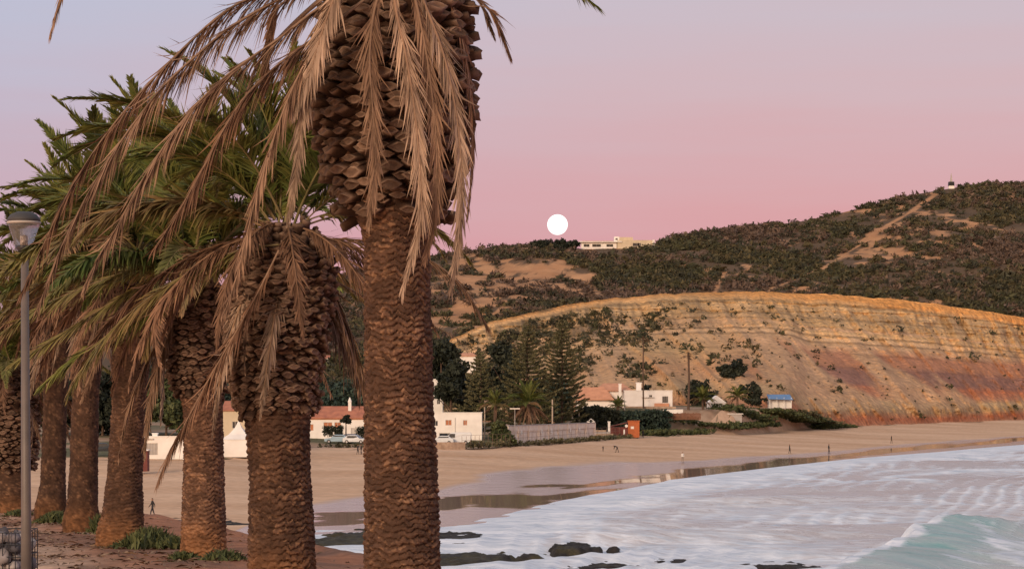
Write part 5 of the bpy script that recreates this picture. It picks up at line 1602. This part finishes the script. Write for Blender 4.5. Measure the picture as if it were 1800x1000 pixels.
# ------------------------------------------------------------------ people
def person(label, base, h, pose, shirt, trousers, face=0.0, hair=(.03, .02, .015)):
    """one continuous skinned body; pose gives joint offsets"""
    s = h / 1.72
    J = {'pelvis': (0, 0, .92), 'waist': (0, .01, 1.06), 'chest': (0, .0, 1.28), 'neck': (0, .0, 1.46), 'head': (0, -.02, 1.56), 'crown': (0, -.01, 1.70)}
    st = pose.get('stride', .12); lean = pose.get('lean', 0.0); ab = pose.get('arm', .12)
    for sg, nm in ((-1, 'l'), (1, 'r')):
        f = st * sg
        J['hip' + nm] = (.09 * sg, 0, .88); J['knee' + nm] = (.10 * sg, -f * .6 - .03, .49); J['ank' + nm] = (.10 * sg, -f + .02, .09); J['toe' + nm] = (.11 * sg, -f - .16, .035)
        J['sho' + nm] = (.17 * sg, 0, 1.40); J['elb' + nm] = (.24 * sg, f * ab / .12 * .5 + .03, 1.13); J['wri' + nm] = (.25 * sg, f * ab / .12 - .06, .90); J['hand' + nm] = (.245 * sg, f * ab / .12 - .09, .80)
    if lean:
        ca, sa = math.cos(lean), math.sin(lean)
        for k_ in list(J):
            if k_[:3] in ('wai', 'che', 'nec', 'hea', 'cro', 'sho', 'elb', 'wri') or k_[:4] == 'hand':
                x_, y_, z_ = J[k_]; z_ -= .92
                J[k_] = (x_, y_ * ca - z_ * sa, .92 + z_ * ca + y_ * sa)
        for nm in 'lr':
            sx = -1 if nm == 'l' else 1
            b_ = J['sho' + nm]; J['elb' + nm] = (b_[0] * 1.2, b_[1] - .05, b_[2] - .27); J['wri' + nm] = (b_[0] * 1.1, b_[1] - .1, b_[2] - .5); J['hand' + nm] = (b_[0], b_[1] - .14, b_[2] - .59)
    Rr = {'pelvis': .15, 'waist': .135, 'chest': .155, 'neck': .06, 'head': .095, 'crown': .075, 'hip': .095, 'knee': .06, 'ank': .042, 'toe': .038, 'sho': .065, 'elb': .045, 'wri': .033, 'hand': .036}
    E = [('pelvis', 'waist'), ('waist', 'chest'), ('chest', 'neck'), ('neck', 'head'), ('head', 'crown')]
    for nm in 'lr':
        E += [('pelvis', 'hip' + nm), ('hip' + nm, 'knee' + nm), ('knee' + nm, 'ank' + nm), ('ank' + nm, 'toe' + nm), ('chest', 'sho' + nm), ('sho' + nm, 'elb' + nm), ('elb' + nm, 'wri' + nm), ('wri' + nm, 'hand' + nm)]
    names = list(J); idx = {n_: i for i, n_ in enumerate(names)}
    me = bpy.data.meshes.new('body'); me.from_pydata([tuple(c * s for c in J[n_]) for n_ in names], [(idx[a], idx[b]) for a, b in E], [])
    tmp = bpy.data.objects.new('body', me); COL.objects.link(tmp)
    md = tmp.modifiers.new('skin', 'SKIN')
    for i, n_ in enumerate(names):
        key = n_ if n_ in Rr else n_[:-1]
        sv = me.skin_vertices[0].data[i]; rr = Rr[key] * s; sv.radius = (rr, rr * (.75 if key in ('chest', 'waist', 'pelvis') else 1)); sv.use_root = n_ == 'pelvis'
    tmp.modifiers.new('sub', 'SUBSURF').levels = 2
    dg = bpy.context.evaluated_depsgraph_get()
    body = bpy.data.meshes.new_from_object(tmp.evaluated_get(dg))
    bpy.data.objects.remove(tmp)
    mats_ = [mat('skin', (.34, .19, .13), None, 6, .6), mat('shirt', shirt, None, 6, .85), mat('trousers', trousers, None, 6, .85), mat('hair', hair, None, 20, .8)]
    for m_ in mats_:
        body.materials.append(m_)
    segs = [(np.array(J[a]) * s, np.array(J[b]) * s, a) for a, b in E]

    def kind(c):
        best, bn = 9, 'pelvis'
        for a, b_, n_ in segs:
            ab_ = b_ - a; t_ = max(0, min(1, np.dot(c - a, ab_) / np.dot(ab_, ab_))); dd = np.linalg.norm(c - a - ab_ * t_)
            if dd < best:
                best, bn = dd, n_
        return bn
    for p_ in body.polygons:
        p_.use_smooth = True
        c = np.array(p_.center); n_ = kind(c)
        if n_ in ('head', 'neck'):
            hc = np.array(J['head']) * s
            p_.material_index = 3 if (c[2] > hc[2] + .07 * s or (c[1] > hc[1] + .02 * s and c[2] > hc[2] - .06 * s)) else 0
        elif n_[:3] == 'wri':
            p_.material_index = 0
        elif n_[:3] in ('wai', 'che', 'sho', 'elb'):
            p_.material_index = 1
        elif n_ == 'pelvis' and c[2] > .95 * s:
            p_.material_index = 1
        elif n_[:3] == 'ank':
            p_.material_index = 3
        else:
            p_.material_index = 2
    body.name = 'person'
    o = link('person', body, None, base, face, label=label, category='person', group='people on the beach')
    return o


person('person in dark clothes walking on the sand, seen left of the third palm', on(268, 908), 1.75, {'stride': .22}, (.03, .03, .035), (.035, .035, .045), -1.2)
person('person in a white shirt standing by the reflecting wet sand', on(1200, 813), 1.75, {'stride': .06}, (.75, .73, .70), (.30, .24, .2), .3)
person('dark-clothed walker left of the two near the water', on(1388, 797), 1.75, {'stride': .15}, (.035, .03, .035), (.05, .045, .045), 1.3)
person('dark-clothed walker right of the two, reflected in wet sand', on(1457, 797), 1.85, {'stride': .12}, (.03, .035, .04), (.03, .03, .04), 1.6)
person('lone dark figure farthest right on the beach', on(1567, 779), 1.75, {'stride': .14}, (.03, .03, .03), (.12, .09, .07), 1.0)
person('person standing beside the orange kiosk', on(1130, 770), 1.75, {'stride': .08}, (.04, .045, .04), (.03, .03, .035), .4)
person('person bending forward over the sand below the kiosk', on(1085, 795), 1.75, {'stride': .25, 'lean': 1.25}, (.03, .028, .028), (.05, .045, .045), -1.5)
person('small dark figure left of the bending person', on(1060, 793), 1.0, {'stride': .05}, (.04, .035, .035), (.05, .04, .035), .8)
person('left person of the pair below the parked cars', on(629, 799), 1.6, {'stride': .14}, (.04, .04, .045), (.05, .045, .05), 1.2)
person('right person of the pair below the parked cars', on(635, 799), 1.65, {'stride': .1}, (.05, .04, .04), (.04, .04, .05), -1.2)

# ------------------------------------------------------------------ tidal rocks
def rock(label, u0, u1, y0, y1, hgt, seed, green=.3, name='rock_ledge'):
    """flat weed-grown ledge; its waterline fills the photo box u0..u1, y0..y1"""
    rg = np.random.default_rng(7000 + seed)
    d0, d1 = ZC * F / (y1 - HY), ZC * F / (y0 - HY)
    um, dm = (u0 + u1) / 2, (d0 + d1) / 2
    a, b_ = (u1 - u0) / 2 / F * dm * 1.08, max((d1 - d0) / 2 * 1.1, .8)
    c = np.array((X(um, dm), dm, 0))
    nx, ny = 90, 40
    gx, gy = np.meshgrid(np.linspace(-1, 1, nx), np.linspace(-1, 1, ny))
    wx, wy = gx * a, gy * b_
    rr = np.sqrt(gx ** 2 + gy ** 2) + (fbm(wx / 3.6 + seed, wy / 2.2, seed, 6) - .5) * 1.6
    h = 1 - sstep(.55, .92, rr)
    lay = fbm(wx / 5 + wy / 2, wy / 2.5 + seed, seed + 3, 4)
    stp = np.floor(lay * 7) / 7 * .7 + lay * .3
    z = -.5 + h * (.5 + .27 * hgt * (.2 + 1.1 * stp)) + h * (fbm(wx * 1.7, wy * 1.7, seed + 5, 3) - .5) * .22
    z += h * (np.abs(fbm(wx / 3.5, wy / .55 + wx / 9, seed + 11, 4) - .5) * -1.0 + .12) * min(1, hgt)
    z = np.where(h > .02, z, z - .3)
    g = sstep(.42, .62, fbm(wx / 1.2, wy / 1.2, seed + 7, 4) + green - .3)[..., None]
    col = np.array((.028, .024, .022)) * (1 - g) + np.array((.048, .042, .024)) * g
    col = col * (.7 + .6 * fbm(wx * 2, wy * 2, seed + 9)[..., None])
    me = np_mesh(name, np.stack([wx, wy, z], -1), grid_quads(ny, nx), col=col.reshape(-1, 3), mats=[M['rock']])
    link(name, me, None, c, label=label, category='rock', group='tidal rocks at the foot of the promenade')


rock('thin black ledge at the water edge right of the largest trunk, farthest of the rocks', 720, 868, 936, 950, .45, 1, .1)
rock('dark ledge with brown weed just right of the largest trunk', 690, 900, 949, 966, .6, 2, .35)
rock('slim black rock awash, left of the two separate rocks in the foam', 862, 956, 953, 962, .5, 3, .1)
rock('black flat rock standing clear in the foam', 952, 1054, 954, 972, .75, 4, .2)
rock('thin line of rock awash right of the flat black rock', 1052, 1108, 960, 965, .35, 5, .0)
rock('broad green weedy ledge at the bottom right of the largest trunk', 660, 965, 965, 1004, .9, 6, .5)
rock('low black ledge along the bottom edge in the foam', 930, 1130, 984, 1010, .8, 7, .15)
rock('small rock awash near the bottom edge', 1142, 1218, 983, 991, .4, 8, .1)
rock('black rock cut by the bottom edge left of the breaking wave', 1302, 1445, 988, 1008, .6, 9, .05)
rock('green weedy shelf between the two largest trunks', 520, 720, 932, 976, .9, 10, .5)
rock('dark flat ledge on the sand seen between the third and fourth palms', 225, 460, 911, 930, .7, 11, .1)

# ------------------------------------------------------------------ foreground lamp post, wire cage, weeds
dl = 29.0
xl = X(46, dl); zl = gz(xl, dl); q = dl / F
zt = lambda y: ZC + (HY - y) * q - zl
r = thing('lamp_post', 'tall grey lamp post with a clear conical lantern at the far left', 'street lamp', (xl, dl, zl))
mb = MB(); mb.tube([(0, 0, -.2), (0, 0, 1.0), (-.02, 0, zt(441))], [.074, .068, .05], 16); mb.build('post', M['pole'], r, smooth=True)
mb = MB(); mb.lathe([(.075, zt(444)), (.085, zt(440)), (.115, zt(436)), (.11, zt(432))], 20, 0, (-.03, 0, 0)); mb.build('collar', M['darkmetal'], r, smooth=True)
gm, n_, l_, b_ = new_mat('clear_lantern_glass')
b_.inputs['Base Color'].default_value = (.80, .74, .72, 1); b_.inputs['Roughness'].default_value = .25; b_.inputs['Transmission Weight'].default_value = .8; b_.inputs['IOR'].default_value = 1.1
nz = n_.new('ShaderNodeTexNoise'); nz.inputs['Scale'].default_value = 12; rp = ramp(n_, [(.3, (.36, .33, .33)), (.7, (.50, .47, .47))], 'LINEAR'); l_.new(nz.outputs['Fac'], rp.inputs[0]); l_.new(rp.outputs[0], b_.inputs['Base Color'])
mb = MB(); mb.lathe([(.105, zt(434)), (.15, zt(418)), (.195, zt(400)), (.212, zt(394))], 28, 0, (-.03, 0, 0)); mb.build('lantern_glass', gm, r, smooth=True)
mb = MB(); mb.lathe([(.05, zt(432)), (.05, zt(415)), (.03, zt(413))], 12, 0, (-.03, 0, 0)); mb.build('bulb', M['bulb'], r, smooth=True)
mb = MB(); mb.lathe([(.215, zt(394)), (.225, zt(392.5)), (.225, zt(390)), (.21, zt(389))], 28, 0, (-.03, 0, 0)); mb.build('ring', M['grey'], r, smooth=True)
mb = MB(); mb.lathe([(.22, zt(389.5)), (.215, zt(384)), (.17, zt(377)), (.09, zt(372.5)), (.01, zt(371.5))], 28, 0, (-.03, 0, 0)); mb.build('cap', M['capgrey'], r, smooth=True)


def cage():
    d = 33.0; b = np.array((X(-40, d), d, 0.)); b[2] = gz(b[0], d)
    r = thing('wire_cage', 'grey wire-mesh cage holding pale stones at the lower left corner', 'cage', b)
    W, Dp, H = X(38, d) - X(-40, d), 1.1, .55
    H = ZC + (HY - 936) / F * d - b[2]
    k_ = 0
    for i in range(8):
        x_ = W * i / 7; mb = MB(); mb.tube([(x_, 0, -.05), (x_, 0, H)], .008, 4); mb.build('wire', M['darkmetal'], r)
    for j in range(5):
        z_ = H * j / 4; mb = MB(); mb.tube([(0, 0, z_), (W, 0, z_), (W, Dp, z_), (0, Dp, z_), (0, 0, z_)], .008, 4); mb.build('wire', M['darkmetal'], r)
    for j in range(6):
        y_ = Dp * (j + 1) / 6; mb = MB(); mb.tube([(W, y_, -.05), (W, y_, H)], .008, 4); mb.build('wire', M['darkmetal'], r)
    rg = np.random.default_rng(77)
    ms = [mat('cage_stone', c_, tuple(.6 * q_ for q_ in c_), 9, .9) for c_ in ((.20, .18, .20), (.34, .30, .30), (.09, .085, .10), (.45, .40, .38))]
    for i in range(90):
        s_ = rg.uniform(.06, .12); v_ = ICO_V * (1 + .3 * rg.uniform(-1, 1, (len(ICO_V), 1))) * s_ * rg.uniform(.7, 1.2, 3)
        lay = i // 18
        p_ = (rg.uniform(.1, W - .1), rg.uniform(.1, Dp - .15), .06 + lay * .13 * H / .65)
        if p_[2] > H * .72 and rg.random() < .5:
            continue
        me = np_mesh('stone', v_, None, ICO_F, mats=[ms[int(rg.integers(4))]]); link('stone', me, r, p_)


cage()


def weeds(label, u, d, w, h, seed, kind='green'):
    x_ = X(u, d); b = np.array((x_, d, gz(x_, d)))
    rg = np.random.default_rng(8000 + seed); n = int(1300 * w) + 500
    root = np.stack([rg.normal(0, w * .35, n), rg.normal(0, w * .3, n), np.zeros(n)], -1)
    hh = h * np.exp(-(root[:, 0] / (w * .5)) ** 2) * rg.uniform(.35, 1.15, n)
    tip = root + np.stack([rg.normal(0, .10, n), rg.normal(0, .1, n), hh], -1)
    mid = (root + tip) / 2 + np.stack([rg.normal(0, .03, n), rg.normal(0, .03, n), hh * .1], -1)
    sd = unit(rg.normal(0, 1, (n, 3)) * np.array((1, 1, .1))) * .024
    V = np.stack([root - sd * .5, root + sd * .5, mid - sd * 1.6, mid + sd * 1.6, tip], 1).reshape(-1, 3); V[:, 2] -= .03
    k_ = np.arange(n) * 5
    lo, hi = np.array(LEAFC[kind][0]), np.array(LEAFC[kind][1]); f = rg.random((n, 1)); col = np.repeat(lo * (1 - f) + hi * f, 5, 0)
    me = np_mesh('weed_tuft', V, np.stack([k_, k_ + 1, k_ + 3, k_ + 2], 1), np.stack([k_ + 2, k_ + 3, k_ + 4], 1), col=col, mats=[M['leaf']])
    link('weed_tuft', me, None, b, label=label, category='weeds', group='weeds round the palm feet')


def litter():
    n = 2600; rg = np.random.default_rng(91)
    D = rg.uniform(30, 78, n); pal_ = rg.normal(-.6, 1.9, n)
    x_ = -1.13 - (D - 22) * .303 + pal_
    keep = D < I(x_ / D * F + 900, EDGE) - 1
    x_, D = x_[keep], D[keep]; n = len(x_)
    z_ = gz(x_, D) + (fbm(x_ / 2.5, D / 4, 113, 5) - .5) * .34 * sstep(8, 20, D) + .02
    c = np.stack([x_, D, z_], -1); a = rg.uniform(0, 6.28, n); L_ = rg.uniform(.05, .32, n); w_ = rg.uniform(.012, .035, n)
    dr = np.stack([np.cos(a), np.sin(a), rg.normal(0, .12, n)], -1); sd = np.stack([-np.sin(a), np.cos(a), rg.normal(0, .3, n)], -1)
    V = np.stack([c - dr * (L_ / 2)[:, None], c + sd * w_[:, None] + (0, 0, .02), c + dr * (L_ / 2)[:, None], c - sd * w_[:, None] + (0, 0, .03)], 1).reshape(-1, 3)
    k_ = rg.random((n, 1)); col = np.repeat(np.array((.10, .055, .035)) * (1 - k_) + np.array((.36, .25, .17)) * k_, 4, 0)
    link('leaf_litter', np_mesh('leaf_litter', V, np.arange(n * 4).reshape(-1, 4), col=col, mats=[M['deadfrond']]), kind='stuff', label='dry leaf litter strewn over the soil under the palms', category='leaf litter')


litter()
weeds('dark green weeds at the foot of the sixth palm', 98, 67, .95, .34, 1)
weeds('spreading green weeds right of the fourth palm foot', 262, 47.5, 1.1, .42, 2)
weeds('thin weeds between the fourth and third palms', 300, 47, .6, .25, 3)
weeds('small green tuft left of the third palm foot', 322, 39.5, .35, .22, 4)
weeds('green weeds before the third palm foot', 392, 39.0, .8, .26, 5)
weeds('small weeds between the fifth and fourth palms', 176, 56, .35, .5, 6)
weeds('weeds behind the lamp post at the farthest palm', 32, 74, .8, .25, 7)
